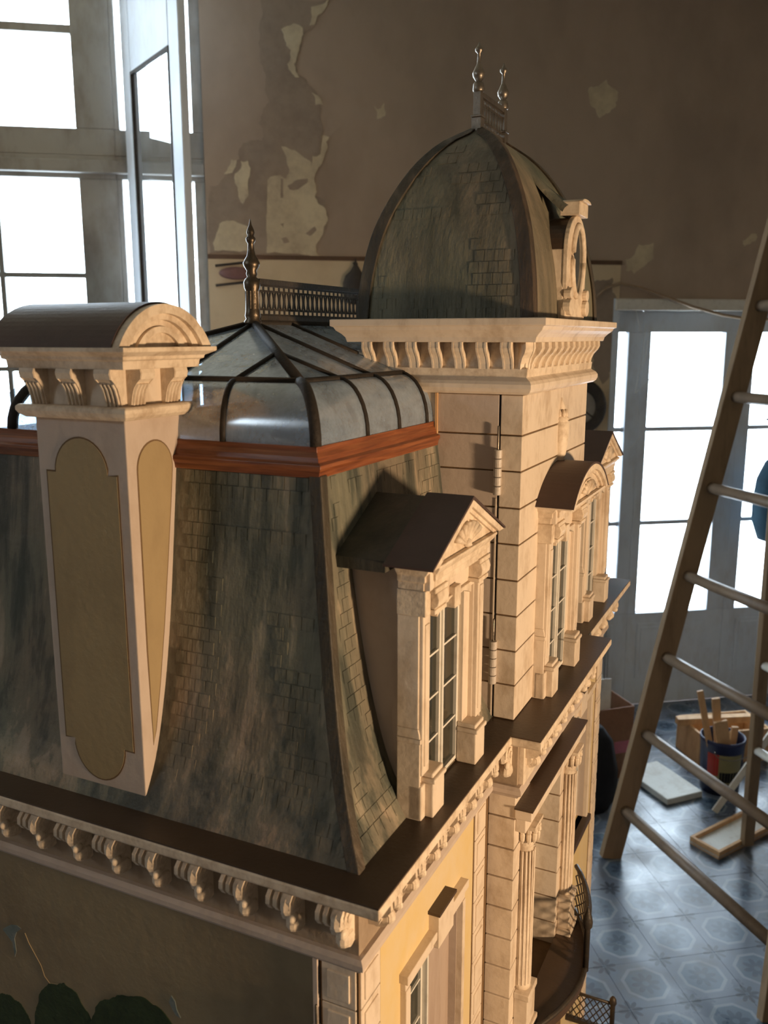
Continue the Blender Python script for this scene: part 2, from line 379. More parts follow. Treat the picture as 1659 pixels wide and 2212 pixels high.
for pts in ([(650, 250), (750, 200), (830, 240), (820, 340), (780, 480), (770, 600), (800, 650), (740, 620), (700, 540), (730, 480), (730, 420), (680, 340)],
            [(535, 1510), (640, 1470), (690, 1500), (710, 1400), (650, 1230), (760, 1260), (900, 1360), (930, 1480), (940, 1560), (930, 1650), (1010, 1740), (1040, 1850), (1000, 1960), (940, 2060), (975, 2150), (800, 2130), (525, 2120)],
            [(990, 1140), (1050, 1150), (1040, 1240), (980, 1390), (930, 1480), (905, 1380), (910, 1310), (980, 1290)],
            [(260, 1460), (310, 1350), (370, 1350), (385, 1480), (375, 1640), (330, 1710), (290, 1620), (260, 1530)],
            [(130, 1880), (250, 1850), (400, 1900), (370, 2100), (90, 2100)],
            [(905, 780), (980, 830), (1002, 885), (935, 880)], [(170, 1460), (230, 1340), (275, 1340), (240, 1450)],
            [(900, 60), (1050, 0), (1010, 90), (930, 210), (885, 220)]):
    wall_patch('plaster_flake', pts, 'plaster_cream', .0035, .003, .004)
for pts in ([(700, 1560), (760, 1520), (870, 1500), (870, 1530), (790, 1590), (720, 1590)], [(645, 1500), (665, 1500), (665, 1660), (645, 1660)], [(850, 1960), (930, 1900), (945, 1930), (890, 1980)], [(650, 2000), (690, 1990), (720, 2030), (670, 2040)], [(640, 1880), (670, 1870), (665, 1910)]):
    wall_patch('plaster_chip', pts, 'plaster_rough', .0012, .0065, .002)
for pts in ([(1272, 190), (1310, 172), (1335, 200), (1330, 230), (1295, 255), (1275, 225)], [(1352, 560), (1380, 528), (1412, 525), (1410, 560), (1370, 592), (1352, 585)], [(1604, 520), (1634, 506), (1632, 520), (1608, 532)], [(808, 228), (830, 222), (832, 250), (815, 258)]):
    wall_patch('plaster_scuff', pts, 'plaster_cream', .0012, 0, .006, 4, crop=False)
# dado: the lower, lighter paint with its rust-brown top line
dz = at_y(620, 556, WY).z
def dado(x0, x1): return MB().box(x0, x1, WY-.006, WY, .0, dz).build('dado', 'dado_cream', wallB)
dado(-.055, 2.015)
MB().box(-.055, 2.02, WY-.009, WY, dz-.012, dz+.008).build('dado_line', 'rust_line', wallB)
for pts in ([(1270, 620), (1322, 600), (1334, 660), (1318, 720), (1325, 800), (1300, 830), (1275, 760)],):
    wall_patch('soot_stain', pts, 'plaster_rough', .0008, .006, .01, 5, crop=False)

# left window, right French door
def pane_window(name, x0, x1, z0, z1, y, cols, rows, fw, mw, mat, depth=.05, label=None):
    # cols, rows: lists of pane edges inside the frame
    mb = MB(); mb.box(x0, x1, y, y+depth, z0, rows[0]); mb.box(x0, x1, y, y+depth, rows[-1], z1)
    mb.box(x0, cols[0], y, y+depth, rows[0], rows[-1]); mb.box(cols[-1], x1, y, y+depth, rows[0], rows[-1])
    o = struct(mb.build(name, mat, bevel=.004), label)
    for c in cols[1:-1]: MB().box(c-mw/2, c+mw/2, y+.008, y+depth-.008, rows[0], rows[-1]).build('muntin', mat, o)
    for r in rows[1:-1]: MB().box(cols[0], cols[-1], y+.009, y+depth-.009, r-mw/2, r+mw/2).build('muntin', mat, o)
    for a, b in zip(cols, cols[1:]):
        for c, d in zip(rows, rows[1:]): MB().box(a, b, y+.022, y+.026, c, d).build('pane', 'room_glass', o)
    return o
zt0, zt1 = at_y(165, 380, WY).z, at_y(160, 270, WY).z
xs = at_y(172, 480, WY).x; xm = at_y(6, 700, WY).x
zb = at_y(90, 48, WY).z; zm = at_y(100, 592, WY).z; pitch = zt0-zm
colsL = [xs-(xs-xm)*6, xs-(xs-xm)*5, xs-(xs-xm)*4, xs-(xs-xm)*3, xs-(xs-xm)*2, xm, xs]
colsL = [c for c in colsL if c > -2.12]; colsL[0] = -2.12
w1 = pane_window('window_1', -2.20, -.455, .25, zt0+.10, WY+.06, colsL, [zt0-pitch*5, zt0-pitch*4, zt0-pitch*3, zt0-pitch*2, zm, zt0], .1, .022, 'old_frame', label='tall old casement with flaking grey paint, blown out by daylight')
w2 = pane_window('window_2', -2.20, -.455, zt0+.10, 3.86, WY+.06, [-2.12, xm-.4, xs], [zt1, zb, 3.8], .1, .035, 'old_frame', label='fixed transom light above the tall casement')
w6 = MB(); q_ = XL-.12
for a in ((-.25, .55, 2.8, 2.85), (-.25, .55, 3.25, 3.3), (-.25, -.2, 2.85, 3.25), (.5, .55, 2.85, 3.25)): w6.box(q_, q_+.05, *a)
w6 = struct(w6.build('window_6', 'old_frame', bevel=.004), 'small high window in the left wall')
MB().box(q_+.01, q_+.04, .135, .165, 2.85, 3.25).build('muntin', 'old_frame', w6)
for a, b in ((-.2, .135), (.165, .5)): MB().box(q_+.02, q_+.024, a, b, 2.85, 3.25).build('pane', 'room_glass', w6)
xe, xq = -.055, at_y(262, 400, WY).x
w4 = pane_window('window_4', -.455, xe, .25, zt0+.10, WY+.06, [xq, xe-.05], [zt0-pitch*5, zt0-pitch*4, zt0-pitch*3, zt0-pitch*2, zm, zt0], .1, .001, 'old_frame', label='second light of the tall casement, seen through the open leaf')
w5 = pane_window('window_5', -.455, xe, zt0+.10, 3.86, WY+.06, [xq, xe-.05], [zt1, 3.8], .1, .035, 'old_frame', label='second transom light, seen through the open leaf')
MB().box(-2.2, -.055, WY+.02, WY+.06, zt0+.02, zt0+.075).build('transom_bar', 'old_frame', w2, bevel=.006)
# casement leaf standing open into the room, beside the window
def leaf():
    A = Vector((-.40, 4.385)); B = Vector((-.128, 3.79)); L = (B-A).length; a = math.atan2(B.y-A.y, B.x-A.x)
    zg = 3.20
    mb = MB(); th = .034
    mb.box(0, .105, 0, th, .25, 3.84); mb.box(L-.105, L, 0, th, .25, 3.84); mb.box(.105, L-.105, 0, th, zg, 3.84); mb.box(.105, L-.105, 0, th, .25, .8)
    o = mb.build('window_3', 'blue_frame', bevel=.005); struct(o, 'open casement leaf with a tall dark-rimmed pane that mirrors the window')
    o.matrix_basis = Matrix.Translation((A.x, A.y, 0))@Matrix.Rotation(a, 4, 'Z')
    r = MB(); w_ = .012
    for bx in ((.105, .105+w_, .8, zg), (L-.105-w_, L-.105, .8, zg), (.105, L-.105, zg-w_, zg)): r.box(bx[0], bx[1], -.003, .012, bx[2], bx[3])
    r.build('glazing_bead', 'soot', o)
    MB().box(.117, L-.117, .003, .007, .8, zg-w_).build('pane', 'room_glass', o)
leaf()
P = lambda x, y: at_y(x, y, WY)
dzr = [P(1378, 1331).z, P(1390, 1135).z, P(1405, 930).z, P(1420, 718).z]
zdt = 2.262
d1 = pane_window('door_1', 2.02, P(1388, 900).x, 0, zdt-.06, WY+.05, [2.05, P(1364, 800).x], dzr, .1, .024, 'blue_frame', label='narrow side leaf of the glazed door')
d2 = pane_window('door_2', P(1388, 900).x, P(1612, 800).x, 0, zdt-.06, WY+.05, [P(1418, 720).x, P(1580, 720).x], dzr, .1, .024, 'blue_frame', label='grey-blue glazed door leaf with three panes behind the ladder')
x2 = P(1612, 800).x
d3 = pane_window('door_3', x2, 3.32, 0, zdt-.06, WY+.05, [P(1632, 800).x+.02, 3.22], dzr, .1, .024, 'blue_frame', label='glazed door leaf at the edge of the frame beyond the ladder')
for o, a, b in ((d1, 2.05, P(1364, 800).x), (d2, P(1418, 720).x, P(1580, 720).x), (d3, P(1632, 800).x+.02, 3.22)):
    mb = MB(); z1 = dzr[0]-.06; mb.box(a+.01, b-.01, WY+.043, WY+.05, .16, z1); mb.box(a+.03, b-.03, WY+.038, WY+.043, .18, z1-.02); mb.build('lower_panel', 'blue_frame', o, bevel=.004)
struct(MB().box(1.99, 3.35, WY-.02, WY+.06, zdt-.06, zdt).build('trim_1', 'window_white', bevel=.006), 'pale head of the door frame')
mb = MB(); mb.box(1.985, 2.02, WY-.012, WY+.05, 0, zdt); struct(mb.build('trim_2', 'blue_frame'))
cw = MB()
for a, b in (((1395, 700), (1372, 850)), ((1372, 850), (1420, 790)), ((1400, 735), (1385, 800)), ((1330, 985), (1400, 925)), ((1372, 660), (1385, 720))):
    p0, p1 = at_y(*a, WY-.01), at_y(*b, WY-.03); pm = (p0+p1)/2+Vector((0, -.01, -.02)); cw.tube([p0, pm, p1], .0022, 5)
cob = cw.build('cobweb', 'cobweb'); tag(cob, 'dusty strands of cobweb hanging over the glazed door', 'cobweb')

# things on the back wall
cp = [at_y(x, y, WY-.03) for x, y in ((1283, 648), (1310, 622), (1340, 612), (1385, 622), (1440, 642), (1500, 664), (1560, 680), (1610, 688), (1650, 690), (1700, 688))]
cp = [cp[0]+(cp[1]-cp[0])*0]+cp[1:]
tag(MB().tube(cp, .008, 7).build('wall_cable', 'cable', smooth=True), 'slack tan cable drooping across the wall above the glazed door', 'cable')
rc = at_y(1253, 880, WY-.03); ring = empty('wall_dial', (rc.x, WY, rc.z)); tag(ring, 'round dial with a dark rim hung on the wall, half hidden by the tower', 'dial')
R0 = (at_y(1310, 880, WY-.03)-rc).length
def ycirc(r, n=40): return [(r*math.cos(2*math.pi*i/n), r*math.sin(2*math.pi*i/n)) for i in range(n)]
rm = MB(); no, ns = 44, 8
for i in range(no):
    a = 2*math.pi*i/no
    for k in range(ns):
        b = 2*math.pi*k/ns; r = R0-.03+.03*math.cos(b); rm.v.append((r*math.cos(a), -.03+.022*math.sin(b), r*math.sin(a)))
for i in range(no):
    for k in range(ns): rm.f.append((i*ns+k, i*ns+(k+1) % ns, ((i+1) % no)*ns+(k+1) % ns, ((i+1) % no)*ns+k))
rm.build('rim', 'soot', ring, True); MB().prism(ycirc(R0-.045), 'y', -.025, -.006).build('face', 'dial_face', ring)
MB().bar((-.0, -.028, 0), (.07, -.028, -.05), .006, .004, (0, 1, 0)).build('hand', 'soot', ring)
on = at_y(768, 612, WY-.05); og = empty('hanging_lantern', (on.x, WY-.055, on.z-.10)); tag(og, 'dark pointed iron lantern hung on the pale dado beside the dome', 'lantern')
MB().lathe(0, 0, [(.012, 0), (.05, .01), (.062, .05), (.062, .10), (.05, .135), (.028, .155), (.010, .185)], 18).build('shade', 'soot', og, True)
MB().lathe(0, 0, [(.009, .183), (.012, .19), (.005, .2), (.003, .215)], 10).build('finial', 'soot', og, True)
MB().box(-.006, .006, -.005, .055, .19, .2).build('hook', 'soot', og)
ba = at_y(512, 590, WY-.02); bs = empty('wall_basket', (ba.x, WY, ba.z)); tag(bs, 'dull red oval basket held between two dark rods on the wall', 'basket')
bm_ = MB(); n = 20
for ring_i, (rr, yy) in enumerate(((1, -.006), (.97, -.022), (.75, -.034), (.35, -.038))):
    for i in range(n): a = 2*math.pi*i/n; bm_.v.append((.085*rr*math.cos(a), yy, .03*rr*math.sin(a)))
for j in range(3):
    for i in range(n): bm_.f.append((j*n+i, j*n+(i+1) % n, (j+1)*n+(i+1) % n, (j+1)*n+i))
bm_.f.append(tuple(range(3*n, 4*n))); bm_.f.append(tuple(range(n-1, -1, -1)))
bm_.build('basket', 'dull_red', bs, True)
for dz_ in (.045, -.045): MB().tube([(-.10, -.012, dz_-.012), (.10, -.012, dz_+.012)], .006, 7).build('rod', 'soot', bs)

# ------------------------------------------------------------------ step ladder
def ladder():
    # a tapering step ladder: far rail read off the floor, rungs run towards the viewer and a little to the right
    F0, F1, zt = Vector((1.475, 3.04, 0)), Vector((2.005, 3.04, 2.52)), 2.52
    n = Vector((.13, -.99, 0)); W = lambda z: .92-.48*z/zt
    r = empty('step_ladder', (F0.x+.25, F0.y-.4, 0)); tag(r, 'tall paint-spattered wooden step ladder with round rungs', 'ladder')
    o = r.location.copy()
    far = lambda z: F0.lerp(F1, z/zt); near = lambda z: far(z)+n*W(z)
    back = lambda z: Vector((2.055, 3.0, 0)).lerp(Vector((2.05, 3.0, zt)), z/zt)
    def B(a, b, w_, h_, name, mat='ladder_wood'): MB().bar(a-o, b-o, w_, h_, (0, 1, 0)).build(name, mat, r, bevel=.003)
    B(far(0), far(zt), .085, .032, 'rail'); B(near(0), near(zt), .085, .032, 'rail')
    B(back(.018), back(zt), .045, .032, 'back_leg'); B(back(0)+n*.84, back(zt)+n*.36, .045, .032, 'back_leg')
    for z in (.21, .534, .848, 1.171, 1.51, 1.85, 2.18):
        MB().tube([far(z)-n*.025-o, near(z)+n*.03-o], .021, 10).build('rung', 'rung_wood', r, True)
    for z, m_ in ((.44, 'window_white'), (.80, 'window_white'), (1.6, 'rung_wood')):
        MB().tube([back(z)-o, back(z)+n*(.84-.48*z/zt)-o], .018, 10).build('crossbar', m_, r, True)
    c = (far(zt)+near(zt))/2-o; MB().box(c.x-.06, c.x+.11, c.y-.26, c.y+.26, zt-.01, zt+.025).build('top_step', 'ladder_wood', r, bevel=.004)
ladder()
# dark bag hanging on the glazed door
bc = at_y(1680, 1075, 4.26); bg_ = empty('hanging_bag', (bc.x, 4.26, bc.z-.25)); tag(bg_, 'dark teal rounded bag hanging on the glazed door at the right edge', 'bag')
MB().lathe(0, 0, [(.03, 0), (.09, .02), (.125, .12), (.128, .23), (.115, .35), (.08, .44), (.045, .485), (.03, .50)], 18).build('body', 'teal_bag', bg_, True)
MB().tube([(0, 0, .49), (.01, .05, .62), (0, .155, .66)], .008, 6).build('strap', 'black_cloth', bg_, True)

# ------------------------------------------------------------------ odds and ends on the floor
bp_ = at_z(1576, 1722); bk = empty('paint_bucket', (bp_.x, bp_.y+.09, 0)); tag(bk, 'dark blue paint bucket with a red and khaki label, full of wood offcuts', 'bucket')
BR = .098
def shell(prof, n=28):
    mb = MB()
    for r, z in prof:
        for i in range(n): a = 2*math.pi*i/n; mb.v.append((r*math.cos(a), r*math.sin(a), z))
    for j in range(len(prof)-1):
        for i in range(n): mb.f.append((j*n+i, j*n+(i+1) % n, (j+1)*n+(i+1) % n, (j+1)*n+i))
    mb.f.append(tuple(range(n-1, -1, -1))); return mb
shell([(.086, 0), (BR, .24), (BR+.003, .245), (BR+.003, .262), (BR-.003, .262), (BR-.006, .22), (.082, .01), (.0, .01)]).build('body', 'can_blue', bk, True)
def band(a0, a1, z0, z1, mat, name):
    mb = MB(); n = 12
    for i in range(n+1):
        a = math.radians(a0+(a1-a0)*i/n)
        for z in (z0, z1): r = .086+(BR-.086)*z/.24+.0012; mb.v.append((r*math.cos(a), r*math.sin(a), z))
    for i in range(n): mb.f.append((2*i, 2*i+2, 2*i+3, 2*i+1))
    mb.build(name, mat, bk, True)
band(200, 300, .06, .205, 'can_khaki', 'label'); band(200, 232, .10, .205, 'can_red', 'label_patch'); band(236, 290, .07, .12, 'black_cloth', 'label_band')
MB().tube([(BR*math.cos(t_), BR*math.sin(t_)*.2-.10-.02*math.sin(t_), .235-.05*math.sin(t_)) for t_ in [math.pi*i/10 for i in range(11)]], .0022, 6).build('handle', 'tin', bk)
bx, by = bk.location.x, bk.location.y
def stick(p0, p1, w_, h_, label, mat='raw_wood', up=(.2, 1, .1), name='wood_offcut', group='wood offcuts around the bucket'):
    o = MB().bar((0, 0, 0), Vector(p1)-Vector(p0), w_, h_, up).build(name, mat, bevel=.001); o.location = p0; return tag(o, label, 'wood', group)
Y0 = by-.02
def SP(x, y, Y): return at_y(x, y, Y)
stick((bx-.03, by-.03, .03), SP(1512, 1492, Y0), .028, .012, 'longest pale lath leaning left out of the paint bucket')
stick((bx+.0, by-.01, .03), SP(1546, 1508, Y0-.02), .035, .016, 'upright orange-brown offcut at the bucket centre')
stick((bx+.02, by-.045, .05), SP(1556, 1558, Y0-.06), .06, .014, 'broad board end standing at the front of the bucket')
stick((bx+.045, by+.01, .04), SP(1588, 1570, Y0), .03, .014, 'short stub of wood at the right rim of the bucket')
stick((bx+.02, by+.04, .04), SP(1582, 1580, Y0+.06), .022, .012, 'thin wood stub hidden behind the front offcuts')
q0, q1 = SP(1495, 1553, Y0+.30), SP(1545, 1580, Y0+.28)
cr = empty('wood_crate', (bx+.17, by+.22, 0)); tag(cr, 'low open crate of pale timber behind the paint bucket', 'crate')
MB().box(-.16, .22, -.012, 0, .0, .17).build('front_board', 'raw_wood', cr, bevel=.002)
MB().box(-.16, .22, .20, .212, .0, .17).build('back_board', 'raw_wood', cr, bevel=.002)
for x in (-.16, .208): MB().box(x, x+.012, 0, .2, 0, .17).build('end_board', 'raw_wood', cr, bevel=.002)
MB().box(-.148, .208, 0, .2, 0, .012).build('bottom_board', 'raw_wood', cr)
stick((bx-.05, by+.33, .190), (bx+.34, by+.30, .190), .034, .036, 'square batten lying across the crate behind the bucket')
# plank tray
pa, pb, pc = at_z(1489, 1822), at_z(1553, 1858), at_z(1672, 1795)
tr = empty('plank_tray', ((pa.x+pc.x)/2, (pa.y+pc.y)/2, 0)); tag(tr, 'shallow wooden tray with a white top under the ladder back leg', 'tray')
ux = (pc-pb); uy = (pa-pb); off = Vector((tr.location.x, tr.location.y, 0))
def quad(a, b, c, d, z0, z1, name, mat):
    q = [v-off for v in (a, b, c, d)]
    MB().prism([(v.x, v.y) for v in q], 'z', z0, z1).build(name, mat, tr, bevel=.0015)
un, vn = ux.normalized(), uy.normalized()
quad(pb, pb+ux, pb+ux+uy, pb+uy, .004, .016, 'base', 'white_board')
quad(pb, pb+ux, pb+ux+vn*.014, pb+vn*.014, 0, .034, 'edge', 'raw_wood'); quad(pb+uy-vn*.014, pb+uy-vn*.014+ux, pb+uy+ux, pb+uy, 0, .034, 'edge', 'raw_wood')
quad(pb+vn*.014, pb+un*.014+vn*.014, pb+un*.014+uy-vn*.014, pb+uy-vn*.014, 0, .034, 'edge', 'raw_wood'); quad(pb+ux-un*.014+vn*.014, pb+ux+vn*.014, pb+ux+uy-vn*.014, pb+ux-un*.014+uy-vn*.014, 0, .034, 'edge', 'raw_wood')
# white panels
wa = at_z(1412, 1695); o = MB().box(-.10, .10, -.16, .16, 0, .03).build('foam_board', 'white_board', bevel=.004); o.location = (wa.x+.035, wa.y-.01, 0); o.rotation_euler = (0, 0, math.radians(12)); tag(o, 'pale foam board lying flat on the tiles beside the ladder foot', 'board')
s0 = at_z(1543, 1757); s1 = at_y(1668, 1580, s0.y+.02)
o = MB().bar((0, 0, 0), s1-s0+Vector((.05, 0, .06)), .028, .012, (.3, 1, 0)).build('white_batten', 'window_white', bevel=.001); o.location = s0+Vector((0, 0, .008)); tag(o, 'white painted batten leaning beside the bucket at the right edge', 'batten')
# carton and bag between house and ladder
bx0 = at_z(1334, 1690); ct = empty('cardboard_box', (bx0.x-.03, bx0.y+.16, 0), math.radians(8)); tag(ct, 'open brown cardboard box with a pink label and papers sticking out, beside the dollhouse', 'box')
for a in ((-.16, .10, -.13, -.125), (-.16, .10, .125, .13)): MB().box(a[0], a[1], a[2], a[3], 0, .36).build('side', 'carton', ct)
for x in (-.16, .095): MB().box(x, x+.005, -.125, .125, 0, .36).build('end', 'carton', ct)
MB().box(-.155, .095, -.125, .125, 0, .005).build('bottom', 'carton', ct)
MB().box(.0, .10, -.1315, -.13, .13, .19).build('label', 'pink_label', ct)
for k, (x, y, rx, h) in enumerate(((-.05, -.06, .0, .47), (-.04, .0, -.06, .45), (-.03, .06, .08, .44))):
    o = MB().box(-.07, .07, -.002, .002, 0, h).build('paper_sheet', 'paper'); o.matrix_basis = Matrix.Translation((ct.location.x+x, ct.location.y+y, .012))@Matrix.Rotation(rx*.5, 4, 'Y')@Matrix.Rotation(-.08*k, 4, 'X')
    tag(o, ['front sheet of white paper standing in the cardboard box', 'middle sheet of white paper standing in the cardboard box', 'tilted rear sheet of white paper in the cardboard box'][k], 'paper', 'papers in the cardboard box')
kb = at_z(1290, 1745); o = MB()
for j, (r, z) in enumerate(((.10, 0), (.125, .05), (.12, .18), (.09, .32), (.05, .38))):
    for i in range(16):
        a = 2*math.pi*i/16; q = 1+.07*math.sin(3*a+j); o.v.append((r*q*math.cos(a), r*q*.8*math.sin(a), z))
for j in range(4):
    for i in range(16): o.f.append((j*16+i, j*16+(i+1) % 16, (j+1)*16+(i+1) % 16, (j+1)*16+i))
o.f.append(tuple(range(15, -1, -1))); o.f.append(tuple(range(64, 80)))
o = o.build('rubbish_bag', 'black_cloth', smooth=True); o.location = (kb.x-.03, kb.y+.03, 0); tag(o, 'black rubbish bag slumped in front of the cardboard box', 'bag')

# ================================================================== THE DOLLHOUSE (local metres: z = 0 is the roof deck, x out of the facade, y along it)
A_, B_, C_ = .3534, .75, 1.1034; CY = C_/2; XB = -.62
HOUSE = empty('dollhouse', h2w((0, 0, -ZB)), TH)
tag(HOUSE, 'large hand-painted dollhouse mansion with domed tower, glass skylight and slate mansard roof', 'dollhouse')
IN = .04
wallp = [(XB+IN, IN), (-IN, IN), (-IN, A_+IN), (-.0044, A_+IN), (-.0044, B_-IN), (-IN, B_-IN), (-IN, C_-IN), (XB+IN, C_-IN)]
# ---- walls: cellular body so that facade openings are real recesses
def off_path(o):
    mb = MB().mould(wallp, [(o, 0), (o, 1)]); return [(v[0], v[1]) for v in mb.v[::2]]
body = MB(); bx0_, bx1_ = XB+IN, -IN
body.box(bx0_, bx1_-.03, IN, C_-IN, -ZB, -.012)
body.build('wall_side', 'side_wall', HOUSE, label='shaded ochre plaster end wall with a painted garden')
fw = MB()                                      # facade skin with window recesses
wy0, wy1 = .142, .292; wz0, wz1 = -.43, -.186
def facade_wing(y0, y1, a, b):
    fw.box(bx1_-.03, bx1_, y0, a, -ZB, -.02); fw.box(bx1_-.03, bx1_, b, y1, -ZB, -.02)
    fw.box(bx1_-.03, bx1_, a, b, wz1, -.02); fw.box(bx1_-.03, bx1_, a, b, -ZB, wz0)
facade_wing(IN+.0, A_+IN, wy0, wy1); facade_wing(B_-IN, C_-IN, C_-wy1, C_-wy0)
fw.build('wall_facade', 'yellow_wash', HOUSE, label='lamp-lit yellow washed facade wall')
bf = MB(); rb0, rb1 = .462, .625                # breakfront with its loggia recess
bf.box(-.07, -.0075, A_+IN+.003, rb0-.002, -ZB, -.02); bf.box(-.07, -.0075, rb1+.002, B_-IN-.003, -ZB, -.02)
bf.box(-.07, -.0075, rb0-.002, rb1+.002, -.16, -.02); bf.box(-.07, -.047, rb0-.002, rb1+.002, -ZB, -.16); bf.box(-.07, -.0075, rb0-.002, rb1+.002, -ZB, -.46)
bfo = bf.build('breakfront', 'groove_brown', HOUSE)
# courses of the breakfront, each block its own piece
cz = [-.094, -.1285, -.171, -.2125, -.255, -.2975, -.340, -.3825, -.425]+[-.467-.0425*k for k in range(14)]
for k, (z1, z0) in enumerate(zip(cz, cz[1:])):
    g = .0011; zz0, zz1 = z0+g, z1-g
    MB().box(-.039, -.0044, A_+IN, rb0-.003-.002, zz0, zz1).build('stone_course', 'cream', bfo, bevel=.0008)
    if z1 > -.46:
        MB().box(-.046, -.0044, rb1-.0, rb1+.05, zz0, zz1).build('stone_course', 'cream', bfo, bevel=.0008)
        MB().box(-.039, -.0044, rb1+.052, B_-IN, zz0, zz1).build('stone_course', 'cream', bfo, bevel=.0008)
# ---- cornice round the whole house
cor = MB().mould(wallp, [(-.01, -.024), (.010, -.024), (.022, -.018), (.027, -.0135), (.0385, -.0125), (.040, -.010), (.040, -.003), (.0385, -.0012), (-.01, -.0012)])
coro = cor.build('cornice', 'cream_carved', HOUSE, bevel=.0006, label='cream moulded cornice with scroll modillions')
MB().mould(wallp, [(-.01, -.083), (.0015, -.083), (.0015, -.0235), (-.01, -.0235)]).build('frieze', 'frieze_brown', coro)
MB().mould(wallp, [(-.01, -.098), (.003, -.098), (.0055, -.094), (.009, -.091), (.009, -.086), (.006, -.082), (-.01, -.082)]).build('architrave', 'pink_plaster', coro)
dk = off_path(.0392)
MB().prism(dk, 'z', -.0015, .0002).build('roof_deck', 'deck_brown', HOUSE, label='dark brown varnished roof deck')
# modillions
def modillion():
    mb = MB()
    S = lambda k: [(.0, -.0255), (-.024*k, -.0255), (-.0285*k, -.0300), (-.0290*k, -.0370), (-.0240*k, -.0440), (-.0150*k, -.0475), (-.0165*k, -.0510), (-.0200*k, -.0550), (-.0200*k, -.0610), (-.0150*k, -.0660), (-.0070*k, -.0680), (0, -.066)]
    up = [p for p in S(1.0) if p[1] > -.048]+[(0, -.0475)]
    for x0 in (-.0130, -.0055): mb.prism(up, 'x', x0, x0+.0042)                 # two ribs of the upper lobe
    mb.prism([(a*.80, b) for a, b in up], 'x', -.0125, .004)
    mb.prism(S(1.0), 'x', .0025, .0120)                                         # the scroll with its side volutes
    mb.prism([(0, -.047), (-.013, -.047), (-.016, -.053), (-.013, -.060), (0, -.062)], 'x', -.0055, .003)
    for yy, zz, r in ((-.017, -.0350, .0085), (-.0125, -.0585, .0068)):
        mb.prism([(yy+r*math.cos(a), zz+r*math.sin(a)) for a in [2*math.pi*i/12 for i in range(12)]], 'x', .0110, .0140)
        mb.prism([(yy+r*.5*math.cos(a), zz+r*.5*math.sin(a)) for a in [2*math.pi*i/10 for i in range(10)]], 'x', .0135, .0155)
    mb.ball((.0070, -.0175, -.0365), (.0085, .0135, .0120)); mb.ball((.0085, -.0130, -.0580), (.0075, .0105, .0090)); mb.ball((.0125, -.0230, -.0470), (.0035, .0060, .0055))
    return mb.mesh('modillion')
mm = modillion()
for k in range(11): put('modillion', mm, 'cream_carved', coro, matrix=Matrix.Translation((-.0545-.0505*k, IN+.001, 0)))
def fac_mod(x, y): put('modillion', mm, 'cream_carved', coro, matrix=Matrix.Translation((x-.001, y, 0))@Matrix.Rotation(math.pi/2, 4, 'Z'))
for k in range(6): fac_mod(-IN, .062+.0545*k); fac_mod(-IN, C_-.062-.0545*k)
for y in (A_+IN+.02, A_+IN+.075, CY-.035, CY+.035, B_-IN-.075, B_-IN-.02): fac_mod(-.0044, y)
for x in (-.022,): put('modillion', mm, 'cream_carved', coro, matrix=Matrix.Translation((x, A_+IN+.001, 0)))

# ---- quoins (panelled blocks) and hinge on the end wall
def quoin(x0, x1, y0, y1, z0, z1, face, mat):
    mb = MB(); t = .0022
    if face == 'y':
        mb.box(x0, x1, y0-t, y0+.004, z0, z1)
        m_ = .006; mb.box(x0+m_, x1-m_, y0-t-.0016, y0, z0+m_, z1-m_)
    else:
        mb.box(x0-.004, x0+t, y0, y1, z0, z1); m_ = .006; mb.box(x0, x0+t+.0016, y0+m_, y1-m_, z0+m_, z1-m_)
    return mb
qb = MB(); qb.box(-.0785, -.0395, IN-.0008, IN+.01, -ZB+.01, -.098); qb.box(-.05, -.0392, IN-.0008, .0835, -ZB+.01, -.098); qb.box(-.05, -.0392, .342, A_+IN, -ZB+.01, -.098)
qb.box(-.05, -.0392, C_-A_-IN, C_-.342, -ZB+.01, -.098); qb.box(-.05, -.0392, C_-.0835, C_-IN, -ZB+.01, -.098)
qo = qb.build('quoin_ground', 'groove_brown', HOUSE)
z = -.0985
for k in range(22):
    z1 = z; z0 = z-.0405; z -= .0418
    for mbq in (quoin(-.0765, -.0415, IN, 0, z0, z1, 'y', 0), quoin(-IN, 0, IN+.0015, .081, z0, z1, 'x', 0), quoin(-IN, 0, .3435, .381, z0, z1, 'x', 0), quoin(-IN, 0, C_-.381, C_-.3435, z0, z1, 'x', 0), quoin(-IN, 0, C_-.081, C_-IN-.0015, z0, z1, 'x', 0)):
        mbq.build('quoin', 'cream', qo, bevel=.0008)
MB().box(-.0845, -.0800, IN-.0045, IN+.002, -ZB+.01, -.0975).build('door_edge', 'pink_plaster', HOUSE)
MB().box(-.0800, -.0782, IN-.0006, IN+.002, -ZB+.01, -.0975).build('joint_shadow', 'black_cloth', HOUSE)
def hinge(x, y, z0, z1, pin):
    mb = MB(); n = 5; h = (z1-z0)/n
    for k in range(n): mb.lathe(x, y, [(.0044, z0+k*h+.0004), (.0048, z0+k*h+.001), (.0048, z0+(k+1)*h-.001), (.0044, z0+(k+1)*h-.0004)], 14)
    o = mb.build('hinge', 'hinge_paint', HOUSE, label='painted barrel hinge with a long bare pin')
    MB().lathe(x, y, [(.0013, z0), (.0013, pin-.001), (.0008, pin)], 10).build('pin', 'tin', o, True)
hinge(-.0805, IN-.006, -.23, -.165, -.143)

